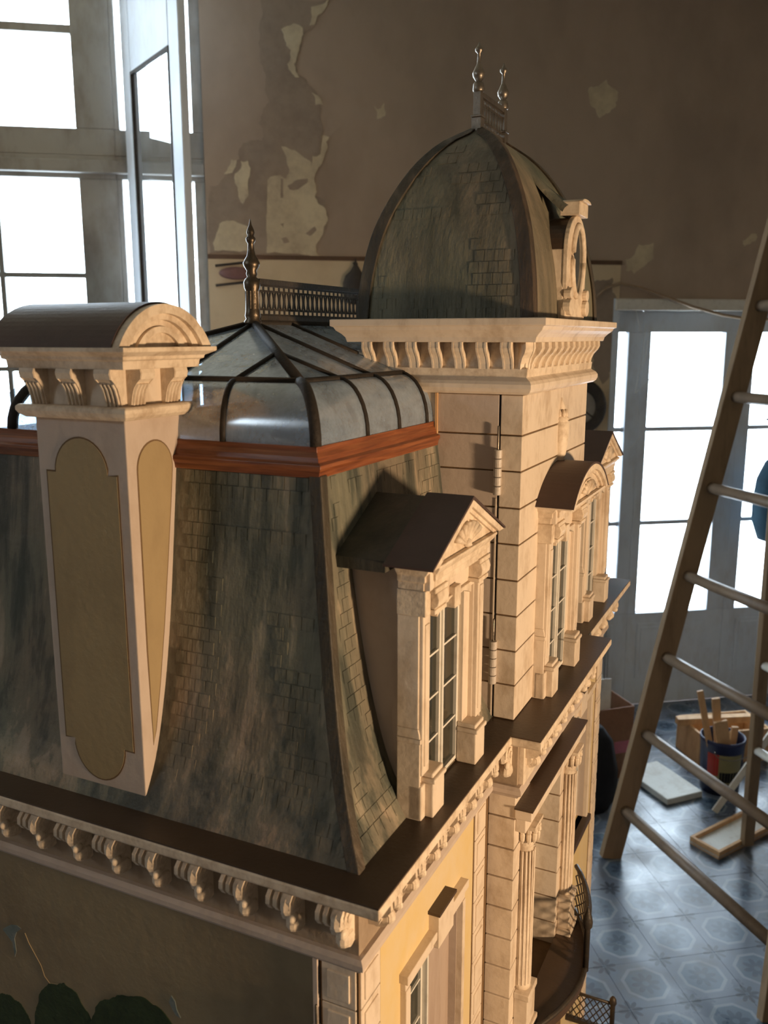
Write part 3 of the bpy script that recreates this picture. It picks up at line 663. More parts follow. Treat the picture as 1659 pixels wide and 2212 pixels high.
# ---- painted garden on the end wall (flat brushwork, slightly raised paint)
def blob(pts, mat, name, th=.0006, y=IN):
    return MB().prism(pts, 'y', y-th, y+.001).build(name, mat, HOUSE)
def bush(cx, cz_, rx, rz):
    pts = []
    for i in range(81):
        a = math.pi*i/80; q = 1+.018*math.sin(7*a+cx*50)+.012*math.sin(17*a)+random.uniform(-.009, .009); pts.append((cx+rx*q*math.cos(a), cz_+rz*q*math.sin(a)))
    for i in range(30): pts.append((cx-rx*(1+.03*math.sin(i*1.7)), cz_-.011*(i+1)))
    for i in range(30): pts.append((cx+rx*(1+.03*math.sin(i*2.1)), cz_-.011*(30-i)))
    return pts
blob(bush(-.405, -.335, .052, .095), 'leaf_green', 'painted_bush'); blob(bush(-.295, -.33, .085, .112), 'leaf_green', 'painted_bush', .0009); blob(bush(-.49, -.36, .04, .075), 'leaf_green', 'painted_bush', .0004)
blob([(-.253, -.215), (-.257, -.208), (-.2535, -.200), (-.249, -.205), (-.2475, -.214), (-.243, -.222), (-.249, -.221)], 'bird_paint', 'painted_bird', .0012)
blob([(-.487, -.196), (-.478, -.190), (-.468, -.188), (-.462, -.190), (-.470, -.197), (-.474, -.206), (-.473, -.222), (-.476, -.230), (-.478, -.212), (-.486, -.205), (-.492, -.2)], 'bird_paint', 'painted_bird')
ck = [(-.457, -.194), (-.452, -.205), (-.445, -.215), (-.436, -.228), (-.432, -.240), (-.425, -.246), (-.412, -.243), (-.402, -.240), (-.396, -.246), (-.384, -.249)]
MB().tube([(a, IN-.0002, b) for a, b in ck], .0004, 5).build('plaster_crack', 'ochre_panel', HOUSE)

# ---- windows (small glazed leaves)
def glazed(parent, x, y0, y1, z0, z1, cols, rows, fw_=.004, mw=.0022, mat='window_white', depth=.006):
    # leaf in a plane x = const looking out +x
    mb = MB(); mb.box(x, x+depth, y0, y1, z0, z0+fw_); mb.box(x, x+depth, y0, y1, z1-fw_, z1); mb.box(x, x+depth, y0, y0+fw_, z0+fw_, z1-fw_); mb.box(x, x+depth, y1-fw_, y1, z0+fw_, z1-fw_)
    mb.build('window_frame', mat, parent)
    ys = [y0+fw_+(y1-y0-2*fw_)*i/cols for i in range(cols+1)]; zs = [z0+fw_+(z1-z0-2*fw_)*i/rows for i in range(rows+1)]
    for a in ys[1:-1]: MB().box(x+.001, x+depth-.001, a-mw/2, a+mw/2, z0+fw_, z1-fw_).build('muntin', mat, parent)
    for b in zs[1:-1]: MB().box(x+.0012, x+depth-.0012, y0+fw_, y1-fw_, b-mw/2, b+mw/2).build('muntin', mat, parent)
    for a, b in zip(ys, ys[1:]):
        for c, d in zip(zs, zs[1:]): MB().box(x+.0015, x+.0025, a, b, c, d).build('pane', 'dark_glass', parent)
def wing_window(m):                    # m maps near-wing y to this wing's y interval
    def I(a, b): a, b = m(a), m(b); return min(a, b), max(a, b)
    surround = MB(); y0, y1 = I(.131, .142); surround.box(-.046, -.033, y0, y1, -.45, -.186)
    y0, y1 = I(.292, .3); surround.box(-.046, -.033, y0, y1, -.45, -.186)
    y0, y1 = I(.131, .3); surround.box(-.046, -.034, y0, y1, -.186, -.176); surround.box(-.046, -.030, *I(.128, .206), -.176, -.166)
    surround.box(-.046, -.028, *I(.204, .248), -.186, -.146); surround.box(-.046, -.030, *I(.248, .302), -.172, -.162)
    o = surround.build('window_surround', 'cream', HOUSE, bevel=.0008)
    MB().box(-.046, -.026, *I(.201, .251), -.146, -.1425).build('keystone_cap', 'deck_brown', o)
    y0, y1 = I(.142, .216); glazed(o, -.058, y0, y1, -.43, -.186, 1, 5)
    y0, y1 = I(.216, .220); MB().box(-.058, -.046, y0, y1, -.43, -.186).build('mullion', 'window_white', o)
    y0, y1 = I(.220, .292); MB().box(-.058, -.050, y0, y1, -.43, -.186).build('shutter', 'grey_wood', o)
    for a, b in ((.142, .1432), (.2908, .292)): y0, y1 = I(a, b); MB().box(-.069, -.0405, y0, y1, -.43, -.186).build('reveal', 'pink_plaster', o)
    y0, y1 = I(.125, .305); MB().box(-.05, -.028, y0, y1, -.442, -.43).build('sill', 'deck_brown', o, bevel=.001)
wing_window(lambda y: y); wing_window(lambda y: C_-y)

# ---- loggia of the breakfront: slab hood, columns, tall window, balcony
lg = MB().box(-.0044, .019, .389, .682, -.1125, -.110).build('hood_slab', 'deck_brown', HOUSE, label='long dark brown ledge over the balcony columns')
MB().box(-.0046, .0175, .391, .680, -.126, -.1125).build('hood_moulding', 'cream', lg, bevel=.0012)
MB().box(-.0046, .009, .396, .675, -.146, -.126).build('architrave', 'cream', lg, bevel=.0012)
glazed(lg, -.0465, rb0+.002, rb1-.002, -.448, -.162, 2, 6, .006, .003)
MB().box(-.0465, -.040, rb1-.012, rb1-.004, -.448, -.162).build('window_jamb', 'window_white', lg)
def column(yc):
    o = MB(); xc = -.0005; r = .0125
    o.lathe(xc, yc, [(r*1.05, -.385), (r, -.38), (r*.98, -.30), (r*.86, -.178)], 16)
    co = o.build('column', 'cream_carved', HOUSE, True)
    fl = MB()
    for k in range(9):
        a = -math.pi/2+math.pi*k/8; fl.lathe(xc+r*.96*math.cos(a), yc+r*.96*math.sin(a), [(.0014, -.378), (.0014, -.185)], 5)
    fl.build('reeding', 'cream', co)
    cp_ = MB(); cp_.lathe(xc, yc, [(.0115, -.178), (.0125, -.172), (.013, -.165), (.016, -.152), (.018, -.149)], 16); cp_.box(-.0044, .0165, yc-.019, yc+.019, -.150, -.145)
    for k in range(7):
        a = -math.pi/2+math.pi*k/6; cx_, cy_ = xc+.0155*math.cos(a), yc+.0155*math.sin(a); cp_.lathe(cx_, cy_, [(.001, -.172), (.003, -.167), (.0035, -.160), (.002, -.155)], 7); cp_.lathe(cx_+.001*math.cos(a), cy_+.001*math.sin(a), [(.001, -.159), (.0034, -.156), (.0034, -.152), (.001, -.149)], 7)
    cp_.build('capital', 'cream_carved', co)
    b = MB(); b.box(-.0044, .0165, yc-.02, yc+.02, -.394, -.385); b.box(-.0044, .0145, yc-.018, yc+.018, -.438, -.394); b.box(-.0044, .018, yc-.022, yc+.022, -.448, -.438); b.build('pedestal', 'cream', co, bevel=.0012)
column(.431); column(.655)
# balcony floor bows outward
arcp = [(-.0044, .40)]+[(.056*math.sin(math.pi*(i+.5)/17)**.8, .40+.31*(i+.5)/17) for i in range(17)]+[(-.0044, .71)]
ba_ = MB().prism(arcp, 'z', -.462, -.448).build('balcony', 'deck_brown', HOUSE, label='bowed dark balcony with ornate iron railing')
MB().tube([(x, y, -.444) for x, y in arcp[1:-1]], .0035, 7).build('bottom_rail', 'iron', ba_, True)
far = [(x, y) for x, y in arcp[1:-1] if y > .565]
MB().tube([(x, y, -.368) for x, y in far], .0038, 7).build('top_rail', 'iron', ba_, True)
lat = MB()
for i in range(len(far)-1):
    (xa, ya), (xb, yb) = far[i], far[i+1]
    for z in (-.44, -.422, -.404, -.386):
        lat.tube([(xa, ya, z), (xb, yb, z+.018)], .0012, 5); lat.tube([(xb, yb, z), (xa, ya, z+.018)], .0012, 5)
lat.build('lattice', 'iron', ba_)
px_, py_ = far[0]
MB().lathe(px_, py_, [(.0045, -.448), (.0045, -.38), (.007, -.376), (.0075, -.368), (.006, -.36), (.003, -.352), (.001, -.345)], 12).build('newel', 'iron', ba_, True)
# lower porch railing at the far wing
pr_ = MB().box(-IN, .050, .889, .897, -.814, -.806).build('porch_railing', 'iron', HOUSE)
MB().tube([(-IN+.001, .893, -.752), (.046, .893, -.752)], .003, 7).build('top_rail', 'iron', pr_, True)
MB().lathe(.046, .893, [(.0045, -.81), (.0045, -.755), (.007, -.75), (.006, -.742), (.002, -.736)], 10).build('newel', 'iron', pr_, True)
lat = MB()
for i in range(7):
    x = -IN+.002+.0122*i
    for z in (-.808, -.79, -.772): lat.tube([(x, .893, z), (x+.0122, .893, z+.018)], .0011, 5); lat.tube([(x+.0122, .893, z), (x, .893, z+.018)], .0011, 5)
lat.build('lattice', 'iron', pr_)
# breakfront: scroll block panel in the cornice above the pier
MB().box(-.0035, .004, A_+IN+.004, A_+IN+.06, -.083, -.03).build('frieze_block', 'cream_carved', coro, bevel=.001)

# ---- mansard roof
PROF = [(0, 0), (.0465, .0241), (.1074, .0419), (.1729, .0549), (.2398, .0646), (.335, .0767)]
MX0, MX1, MY0, MY1 = -.606, -.0375, .0365, C_-.0365
def dprof(z): return smooth_tab(PROF, z)
mb = MB(); NZ = 28
for i in range(NZ+1):
    z = .335*i/NZ; d = dprof(z); mb.v += [(MX0+d, MY0+d, z), (MX1-d, MY0+d, z), (MX1-d, MY1-d, z), (MX0+d, MY1-d, z)]
for i in range(NZ):
    for k in range(4): mb.f.append((4*i+k, 4*i+(k+1) % 4, 4*i+4+(k+1) % 4, 4*i+4+k))
mb.f += [(3, 2, 1, 0), tuple(range(4*NZ, 4*NZ+4))]
MAN = mb.build('mansard_roof', 'slate', HOUSE, label='concave mansard roof painted as weathered green-grey slate')
for sx, sy in ((1, 0), (0, 0), (1, 1), (0, 1)):
    st = MB(); w_ = .0105; th = .0022; n = 26
    for i in range(n+1):
        z = .333*i/n; d = dprof(z); cx_ = (MX1-d) if sx else (MX0+d); cy_ = (MY0+d) if sy == 0 else (MY1-d)
        ux_, uy_ = (1 if sx else -1), (-1 if sy == 0 else 1)
        st.v += [(cx_-ux_*w_, cy_+uy_*th, z), (cx_+ux_*th, cy_+uy_*th, z), (cx_+ux_*th, cy_-uy_*w_, z), (cx_-ux_*w_, cy_-uy_*w_*.3, z)]
    for i in range(n):
        for k in range(4): st.f.append((4*i+k, 4*i+(k+1) % 4, 4*i+4+(k+1) % 4, 4*i+4+k))
    st.f += [(0, 1, 2, 3), (4*n+3, 4*n+2, 4*n+1, 4*n)]
    st.build('hip_strip', 'hip_dark', MAN, bevel=.0012)
# slates: incised in patches, each a thin slab bedded in the slope
sl = MB().box(-.5, .5, -.5, .5, 0, 1).mesh('slate')
def add_slate(parent, P0, U, V, wd, ht, mat):
    Nn = U.cross(V).normalized(); m = Matrix((U.normalized(), V.normalized(), Nn)).transposed().to_4x4()
    tilt = Matrix.Rotation(random.uniform(.015, .05), 4, 'X')@Matrix.Rotation(random.uniform(-.02, .02), 4, 'Z')
    put('slate', sl, mat, parent, matrix=Matrix.Translation(P0-Nn*.0006)@m@tilt@Matrix.Diagonal((wd, ht, .0012, 1)))
sl.materials.append(MAT['slate'])
def slope_pt(face, u, z):
    d = dprof(z); return Vector((u, MY0+d, z)) if face == 'y' else Vector((MX1-d, u, z))
nfront = 0
def hashn(a, b): random_ = math.sin(a*127.1+b*311.7)*43758.5453; return random_-math.floor(random_)
for face, u0, u1, keep in (('y', -.272, -.06, None), ('x', .06, .135, None)):
    z = .008; row = 0
    while z < .322:
        ht = .0125; step = .0128; d = dprof(z)
        du = (dprof(z+.004)-d)/.004; slope_len = math.sqrt(1+du*du)
        dz_ = step/slope_len; u = u0+(row % 2)*step/2
        while u < u1:
            mid = z+dz_/2; ok = False
            if face == 'y':
                if u < MX1-dprof(mid)-.018 and u > -.268:
                    right = (MX1-dprof(mid)-u) < .068 and .05 < mid < .20
                    left = u < -.225 and .04 < mid < .29
                    low = mid < .05 and hashn(int(u/.05), row//2) > .62
                    ok = (right and hashn(int(u/.03)+3, row//3) > .25) or (left and hashn(int(u/.03), row//3) > .35) or low or (mid > .27 and hashn(int(u/.04), row//2+9) > .6)
            else:
                ok = u > MY0+dprof(mid)+.016 and u < .134 and hashn(int(u/.03)+11, row//2) > .22
            if ok:
                p = slope_pt(face, u+step/2, mid); t_ = (slope_pt(face, u+step/2, mid+.002)-p).normalized()
                U = Vector((1, 0, 0)) if face == 'y' else Vector((0, 1, 0))
                add_slate(MAN, p, U, t_, .0120, ht-.0006, None); nfront += 1
            u += step
        z += dz_; row += 1
# upper right-hand face of the mansard, above the dormer
for row in range(7):
    z = .235+.0135*row
    for k in range(16):
        u = .14+.0158*k+(row % 2)*.008
        if u > .385 or (z < .31 and .125 < u < .33) or hashn(k//2+5, row//2) < .35: continue
        p = slope_pt('x', u, z); t_ = (slope_pt('x', u, z+.002)-p).normalized(); add_slate(MAN, p, Vector((0, 1, 0)), t_, .0148, .0128, None)

# ---- skylight lantern
SX, SY, RX = -.1138, .1115, -.31; SX0 = 2*RX-SX-.022; SY1 = C_-SY
base = [(SX0, SY), (SX, SY), (SX, SY1), (SX0, SY1)]
# wooden base runs round the roof but stops against the tower
pathA = [(SX, .3955), ]
def woodrun(path):
    mb = MB().mould(path, [(-.03, .3305), (.0005, .3305), (.0015, .336), (.0035, .3395), (.0035, .3425), (-.0005, .3445), (-.0015, .349), (-.0045, .3535), (-.0045, .3585), (-.03, .3585)], closed=False)
    return mb
SKY = woodrun([(SX, .707), (SX, SY1), (SX0, SY1), (SX0, SY), (SX, SY), (SX, .3945)]).build('skylight', 'orange_wood', HOUSE, bevel=.0005, label='orange-brown wooden kerb of the glass skylight')
# the path above runs clockwise seen from above on two sides, so give the attic floor a lid
MB().box(SX0+.02, SX-.02, SY+.02, SY1-.02, .33, .336).build('attic_floor', 'slate_seam', SKY)
E0 = .0439; EZ, BZ, AZ = .414, .3585, .472; RD = .196
def cove(t):                # t 0 at kerb, 1 at eave -> (inset, z)
    a = math.pi/2*t; return .006+(E0-.006)*(1-math.cos(a)), BZ+(EZ-BZ)*math.sin(a)
NC = 8
cv = [cove(i/NC) for i in range(NC+1)]
def rib_path(px, py, nx, ny, bow=0): return [(px-nx*d, py-ny*d, z) for d, z in cv]
def curved_pane(p0, p1, n, name='pane'):
    # cove pane between two rib lines on one side; n outward normal; at corners the lines mitre in
    mb = MB()
    for d, z in cv:
        a = p0(d); b = p1(d); mb.v += [(a[0], a[1], z), (b[0], b[1], z)]
    for i in range(NC): mb.f.append((2*i, 2*i+1, 2*i+3, 2*i+2))
    o = mb.build(name, 'dusty_sheen_glass', SKY, True); return o
xf = [RX-.152, RX-.077, RX, RX+.077, RX+.152]          # rib stations of the front cove at the eave
def front_line(x, side): # corners spread outward towards the kerb
    if side: return lambda d: (x+side*(E0-d), SY+d)
    k = (x-RX)/.152; return lambda d: (x+k*(E0-d)*.55, SY+d)
fl_ = [front_line(x, -1 if i == 0 else (1 if i == 4 else 0)) for i, x in enumerate(xf)]
for i in range(4): curved_pane(fl_[i], fl_[i+1], None)
yr = [SY+E0, .232, .309, .386, .3945]
def right_line(y, corner): return (lambda d: (SX-d, SY+d)) if corner else (lambda d: (SX-d, y-(E0-d)*(.3 if y < .39 else 0)))
rl = [right_line(y, i == 0) for i, y in enumerate(yr)]
for i in range(4): curved_pane(rl[i], rl[i+1], None)
yl = [SY+E0+.0775*i for i in range(12)]; yl = [y for y in yl if y < SY1-E0-.02]+[SY1-E0]
def left_line(y, c0): return (lambda d: (SX0+d, (SY+d) if c0 == 1 else ((SY1-d) if c0 == 2 else y)))
llh = [left_line(y, 1 if i == 0 else (2 if i == len(yl)-1 else 0)) for i, y in enumerate(yl)]
for i in range(len(yl)-1): curved_pane(llh[i], llh[i+1], None)
def rib(pts, r=.0036, name='glazing_bar', flat=1.0): return MB().tube(pts, r*.82, 8, flat).build(name, 'lead_dark', SKY, True)
def line3(fn): return [(fn(d)[0], fn(d)[1], z) for d, z in cv]
for f in fl_[1:4]: rib(line3(f), .0040)
for f in rl[1:4]: rib(line3(f), .0036)
for f in llh[1:-1]: rib(line3(f), .0036)
rib(line3(fl_[4]), .0068, 'hip_bar'); rib(line3(fl_[0]), .0068, 'hip_bar'); rib(line3(llh[-1]), .006, 'hip_bar')
ex0, ex1, ey0, ey1 = SX0+E0, SX-E0, SY+E0, SY1-E0
rib([(ex0, ey0, EZ), (ex1, ey0, EZ)], .0052, 'eave_bar'); rib([(ex1, ey0, EZ), (ex1, .3945, EZ)], .0048, 'eave_bar'); rib([(ex0, ey0, EZ), (ex0, ey1, EZ)], .0048, 'eave_bar')
rib([(ex0, ey1, EZ), (ex1, ey1, EZ)], .0048, 'eave_bar')
AP = (RX, SY+RD, AZ); AP2 = (RX, SY1-RD, AZ)
rib([AP, (ex1, ey0, EZ)], .0066, 'hip_bar'); rib([AP, (ex0, ey0, EZ)], .0052, 'hip_bar'); rib([AP2, (ex0, ey1, EZ)], .0052, 'hip_bar')
rib([AP, (RX, ey0, EZ)], .0042); rib([AP, (ex1, SY+RD, EZ)], .0042); rib([AP, (ex0, SY+RD, EZ)], .0042); rib([AP, AP2], .006, 'ridge_bar')
def on_right(y, t): return (RX+(ex1-RX)*t, y, AZ+(EZ-AZ)*t)
rib([on_right(.386, 0), on_right(.386, .62)], .004)
for y in (.386, .463, .54, .617, .694, .771): rib([(RX, y, AZ), (ex0, y, EZ)], .004)
VJ = Vector(AP).lerp(Vector((ex1, ey0, EZ)), .555)
rib([VJ, (xf[3], ey0, EZ)], .0040); rib([VJ, (ex1, .232, EZ)], .0040)
VJ2 = Vector(AP).lerp(Vector((ex0, ey0, EZ)), .555); rib([VJ2, (xf[1], ey0, EZ)], .0040); rib([VJ2, (ex0, .232, EZ)], .0040)
def flat_pane(pts):
    n = len(pts); nrm = (Vector(pts[1])-Vector(pts[0])).cross(Vector(pts[2])-Vector(pts[0])).normalized()
    return MB().add([tuple(Vector(p)) for p in pts], [tuple(range(n))]).build('pane', 'dusty_sheen_glass', SKY)
flat_pane([AP, (RX, ey0, EZ), (xf[3], ey0, EZ), VJ]); flat_pane([VJ, (xf[3], ey0, EZ), (ex1, ey0, EZ)])
flat_pane([AP, (RX, ey0, EZ), (xf[1], ey0, EZ), VJ2]); flat_pane([VJ2, (xf[1], ey0, EZ), (ex0, ey0, EZ)])
flat_pane([AP, VJ, (ex1, .232, EZ), (ex1, SY+RD, EZ)]); flat_pane([VJ, (ex1, ey0, EZ), (ex1, .232, EZ)])
flat_pane([AP, (ex1, SY+RD, EZ), (ex1, .3945, EZ), (RX+.09, .3945, AZ-(AZ-EZ)*.09/.152), (RX+.09, .50, AZ-(AZ-EZ)*.09/.152), (RX, .50, AZ)])
flat_pane([AP, VJ2, (ex0, ey0, EZ), (ex0, SY+RD, EZ)]); ys_ = [SY+RD, .386, .463, .54, .617, .694, .771, SY1-RD]
for a, b in zip(ys_, ys_[1:]): flat_pane([(RX, a, AZ), (RX, b, AZ), (ex0, b, EZ), (ex0, a, EZ)])
flat_pane([AP2, (ex0, SY1-RD, EZ), (ex0, ey1, EZ)]); flat_pane([AP2, (ex0, ey1, EZ), (ex1, ey1, EZ)])
# finials of turned brass and pierced ridge cresting
def finial(parent, x, y, z, h, mat, name='finial', sq=False):
    s = h/.110
    prof = [(.0105, 0), (.011, .004), (.0085, .008), (.0098, .012), (.0088, .018), (.0086, .022), (.0082, .045), (.0098, .049), (.0102, .056), (.0086, .060), (.0055, .063), (.0068, .067), (.0060, .071), (.0095, .077), (.0102, .081), (.0080, .086), (.0055, .090), (.0040, .098), (.0036, .106), (.0055, .109), (.0060, .113), (.0036, .116), (.0050, .120), (.0042, .124), (.0018, .130), (.0004, .138)]
    k = h/.138
    return MB().lathe(x, y, [(r*k*1.12, z+zz*k) for r, zz in prof], 18).build(name, mat, parent, True)
finial(SKY, RX, SY+RD-.002, AZ-.002, .118, 'old_brass')
fp = MB()
for k in range(10):
    a = 2*math.pi*k/10; fp.lathe(RX+.0072*math.cos(a), SY+RD-.002+.0072*math.sin(a), [(.0012, AZ+.016), (.0012, AZ+.036)], 5)
fp.build('finial_flutes', 'old_brass', SKY)
def cresting(parent, x, y0, y1, z0, h, n, mat, th=.0016):
    rt = MB().box(x-.0035, x+.0035, y0, y1, z0+h*.86, z0+h).build('cresting', mat, parent, bevel=.0008)
    MB().box(x-.003, x+.003, y0, y1, z0, z0+h*.13).build('cresting_base', mat, parent)
    pz0, pz1 = z0+h*.13, z0+h*.86; hh = pz1-pz0; st = (y1-y0)/n
    mb = MB()
    for k in range(n):
        yc = y0+st*(k+.5)
        for s in (-1, 1):   # bowed bars leaving lens-shaped, triangular and house-shaped holes
            pts = [(yc+s*st*(.18+.26*math.sin(math.pi*i/6)**1), pz0+hh*(.20+.60*i/6)) for i in range(7)]
            for a, b in zip(pts, pts[1:]): mb.bar((x, a[0], a[1]), (x, b[0], b[1]), th, st*.17, (1, 0, 0))
        for zc in (.02, .20, .80, .98): mb.box(x-th/2, x+th/2, yc-st/2, yc+st/2, pz0+hh*zc-hh*.035, pz0+hh*zc+hh*.035)
        mb.box(x-th/2, x+th/2, yc-st*.60, yc-st*.40, pz0, pz0+hh*.22); mb.box(x-th/2, x+th/2, yc-st*.60, yc-st*.40, pz0+hh*.78, pz1)
    mb.build('pierced_band', mat, parent)
cresting(SKY, RX, SY+RD+.010, .775, AZ+.003, .048, 40, 'iron')

# ---- chimney
CX, CYc, CWd, CD = -.2757, .0436, .1098, .0778
x0c, x1c, y0c, y1c = CX-CWd, CX, CYc, CYc+CD
CH = MB().box(x0c, x1c, y0c, y1c, 0, .384).build('chimney', 'pink_plaster', HOUSE, bevel=.0012, label='tall pinkish chimney stack with ochre panels and a barrel-roofed cap')
rect = [(x0c, y0c), (x1c, y0c), (x1c, y1c), (x0c, y1c)]
MB().mould(rect, [(-.01, .382), (.006, .382), (.0105, .3855), (.0125, .389), (.0125, .3925), (.010, .3945), (-.01, .3945)]).build('necking', 'cream_carved', CH, bevel=.0008)
MB().box(x0c+.002, x1c-.002, y0c+.002, y1c-.002, .39, .43).build('cap_frieze', 'cream', CH)
def corbel():
    mb = MB(); S = [(0, 0), (-.0045, 0), (-.0060, .008), (-.0085, .016), (-.0125, .0215), (-.0165, .025), (-.0175, .030), (-.0165, .0335), (0, .0335)]
    mb.prism([(a*.93, b) for a, b in S], 'x', -.009, .009)
    for k in range(4):
        xx = -.0068+.0045*k; mb.tube([(xx, -.0046, .0005), (xx, -.0062, .008), (xx, -.0086, .0155), (xx, -.0118, .0205)], .0016, 6)
    mb.prism(S, 'x', .0086, .0096); mb.prism(S, 'x', -.0096, -.0086); mb.prism([(-.003, .0245), (-.0168, .0245), (-.0182, .030), (-.0168, .0338), (-.003, .0338)], 'x', -.009, .009)
    return mb.mesh('corbel')
cm_ = corbel()
for x in (-.3765, -.331, -.2855): put('corbel', cm_, 'cream_carved', CH, matrix=Matrix.Translation((x, y0c+.002, .3945)))
for y in (.0600, .1075): put('corbel', cm_, 'cream_carved', CH, matrix=Matrix.Translation((x1c-.002, y, .3945))@Matrix.Rotation(math.pi/2, 4, 'Z'))
for x in (-.3765, -.331, -.2855): put('corbel', cm_, 'cream_carved', CH, matrix=Matrix.Translation((x, y1c-.002, .3945))@Matrix.Rotation(math.pi, 4, 'Z'))
MB().mould(rect, [(-.02, .428), (.0145, .428), (.0155, .4355), (.0185, .4365), (.0190, .4395), (.0225, .441), (.0275, .4435), (.0275, .4475), (-.02, .4475)]).build('cap_cornice', 'cream_carved', CH, bevel=.0006)
yc_, hw = (y0c+y1c)/2, .0655; rise = .039
def segarc(hw_, rise_, z0, n=28, cy=yc_):
    R = (hw_*hw_+rise_*rise_)/(2*rise_); cz_ = z0+rise_-R; a = math.asin(min(1, hw_/R))
    return [(cy+R*math.sin(-a+2*a*i/n), cz_+R*math.cos(-a+2*a*i/n)) for i in range(n+1)]
MB().prism(segarc(hw, rise, .4475), 'x', x0c-.026, x1c+.0115).build('cap_vault', 'cream_carved', CH)
out_ = segarc(hw+.0012, rise+.0012, .4478); inn = segarc(hw-.001, rise-.001, .4472)
MB().prism(out_+inn[::-1], 'x', x0c-.028, x1c+.0135).build('cap_roof', 'roof_umber', CH)
for (h1, r1, h2, r2, xa, xb) in ((hw, rise, hw-.013, rise-.0085, .009, .0215), (hw-.013, rise-.0085, hw-.022, rise-.014, .009, .0165), (hw-.031, rise-.020, hw-.040, rise-.0255, .009, .0150)):
    o_ = segarc(h1, r1, .4470); i_ = segarc(h2, r2, .4470); MB().prism(o_+i_[::-1], 'x', x1c+xa, x1c+xb).build('arch_moulding', 'cream_carved', CH)
# painted panels: brown outline slightly proud, ochre field on top
def panel(poly, axis, plane, sgn, grow):
    cx_ = sum(p[0] for p in poly)/len(poly); cz_ = sum(p[1] for p in poly)/len(poly)
    def offs(poly, g):
        out = []; n = len(poly)
        for i in range(n):
            a, b, c = Vector(poly[i-1]), Vector(poly[i]), Vector(poly[(i+1) % n]); d0, d1 = (b-a), (c-b)
            if d0.length < 1e-7 or d1.length < 1e-7: out.append(tuple(b)); continue
            d0.normalize(); d1.normalize(); n0, n1 = Vector((d0.y, -d0.x)), Vector((d1.y, -d1.x)); k = max(.35, 1+n0.dot(n1)); m = (n0+n1)/k; out.append(tuple(b+m*g))
        return out
    MB().prism(offs(poly, grow), axis, plane-sgn*.002, plane+sgn*.0003).build('panel_outline', 'groove_brown', CH)
    MB().prism(poly, axis, plane-sgn*.002, plane+sgn*.0006).build('panel', 'ochre_panel', CH)
xc_ = -.3315
# counter-clockwise in (x, z)
pf = [(-.375, .0575), (-.3635, .0575)]+arc(xc_, .0575, .0320, 180, 360, 18, .038)[0:]+[(-.288, .0575), (-.2885, .330), (-.2995, .330)]+arc(xc_, .330, .0320, 0, 180, 18, .0335)[0:]+[(-.3745, .330)]
panel(pf, 'y', y0c, -1, .0016)
rt_ = [(.0585, .062), (.0625, .075), (.072, .12), (.083, .18), (.0925, .24), (.1015, .30)]
prr = rt_+arc(.0815, .334, .0245, 0, 180, 16, .026)+[(.0572, .30), (.0572, .16)]
panel(prr, 'x', x1c, 1, .0014)

# ---- tower
TX0, TX1, TY0, TY1 = -.2096, -.010, .395, .7085
TW = MB().box(TX0+.0015, TX1-.0015, TY0+.0015, TY1-.0015, 0, .46).build('tower', 'groove_brown', HOUSE, label='square tower scored into courses with a hinged side panel')
tz = [0.0005, .045, .088, .1315, .175, .2185, .2615, .3045, .346, .3925]
for z0, z1 in zip(tz, tz[1:]):
    g = .0009
    if z1 > .02: MB().box(-.1140, -.0386, TY0, TY0+.02, z0+g, z1-g).build('door_course', 'pink_plaster', TW, bevel=.0007)
    MB().box(-.0362, TX1, TY0-.0006, TY1, z0+g, z1-g).build('stone_course', 'cream', TW, bevel=.0009)
MB().box(TX0, -.1165, TY0, TY1, .30, .3925).build('tower_post', 'cream', TW, bevel=.0009)
MB().box(-.0388, -.0360, TY0+.001, TY0+.004, .0, .3925).build('joint_shadow', 'black_cloth', TW)
MB().box(-.1166, -.1138, TY0-.002, TY0+.004, .34, .392).build('door_edge', 'raw_wood', TW)
MB().box(-.0402, -.0386, TY0-.0012, TY0+.003, .0, .272).build('door_edge', 'cream', TW)
hinge(-.0372, TY0-.0045, .2765, .3297, .3570); hinge(-.0372, TY0-.0045, .0453, .0994, .1270)
trect = [(TX0, TY0), (TX1, TY0), (TX1, TY1), (TX0, TY1)]
MB().mould(trect, [(-.02, .3925), (.006, .3925), (.0100, .3955), (.0118, .3995), (.0118, .4040), (.0095, .4075), (.005, .4105), (.0035, .4120), (-.02, .4120)]).build('string_moulding', 'cream', TW, bevel=.0006)
MB().mould(trect, [(-.02, .411), (.0035, .411), (.0045, .421), (.0015, .423), (.0015, .452), (-.02, .452)]).build('tower_frieze', 'cream_carved', TW)
def bracket():
    mb = MB(); S = [(.002, .4205), (-.0045, .4205), (-.0055, .4265), (-.0085, .4330), (-.0140, .4390), (-.0165, .4440), (-.0160, .4505), (.002, .4505)]
    mb.prism(S, 'x', -.0058, .0058); mb.prism([(a-.0006, b) for a, b in S], 'x', .0040, .0062); mb.prism([(a-.0006, b) for a, b in S], 'x', -.0062, -.0040)
    return mb.mesh('bracket')
bm2 = bracket()
for k in range(7): put('bracket', bm2, 'cream_carved', TW, matrix=Matrix.Translation((-.2000+.0287*k, TY0, 0)))
for k in range(11): put('bracket', bm2, 'cream_carved', TW, matrix=Matrix.Translation((TX1, TY0+.0135+.0287*k, 0))@Matrix.Rotation(math.pi/2, 4, 'Z'))
put('bracket', bm2, 'cream_carved', TW, matrix=Matrix.Translation((TX1-.003, TY0+.003, 0))@Matrix.Rotation(math.pi/4, 4, 'Z'))
MB().mould(trect, [(-.02, .4505), (.0165, .4505), (.0180, .4560), (.0215, .4600), (.0265, .4640), (.0285, .4680), (.0315, .4690), (.0315, .4765), (-.02, .4765)]).build('top_cornice', 'cream', TW, bevel=.0007)
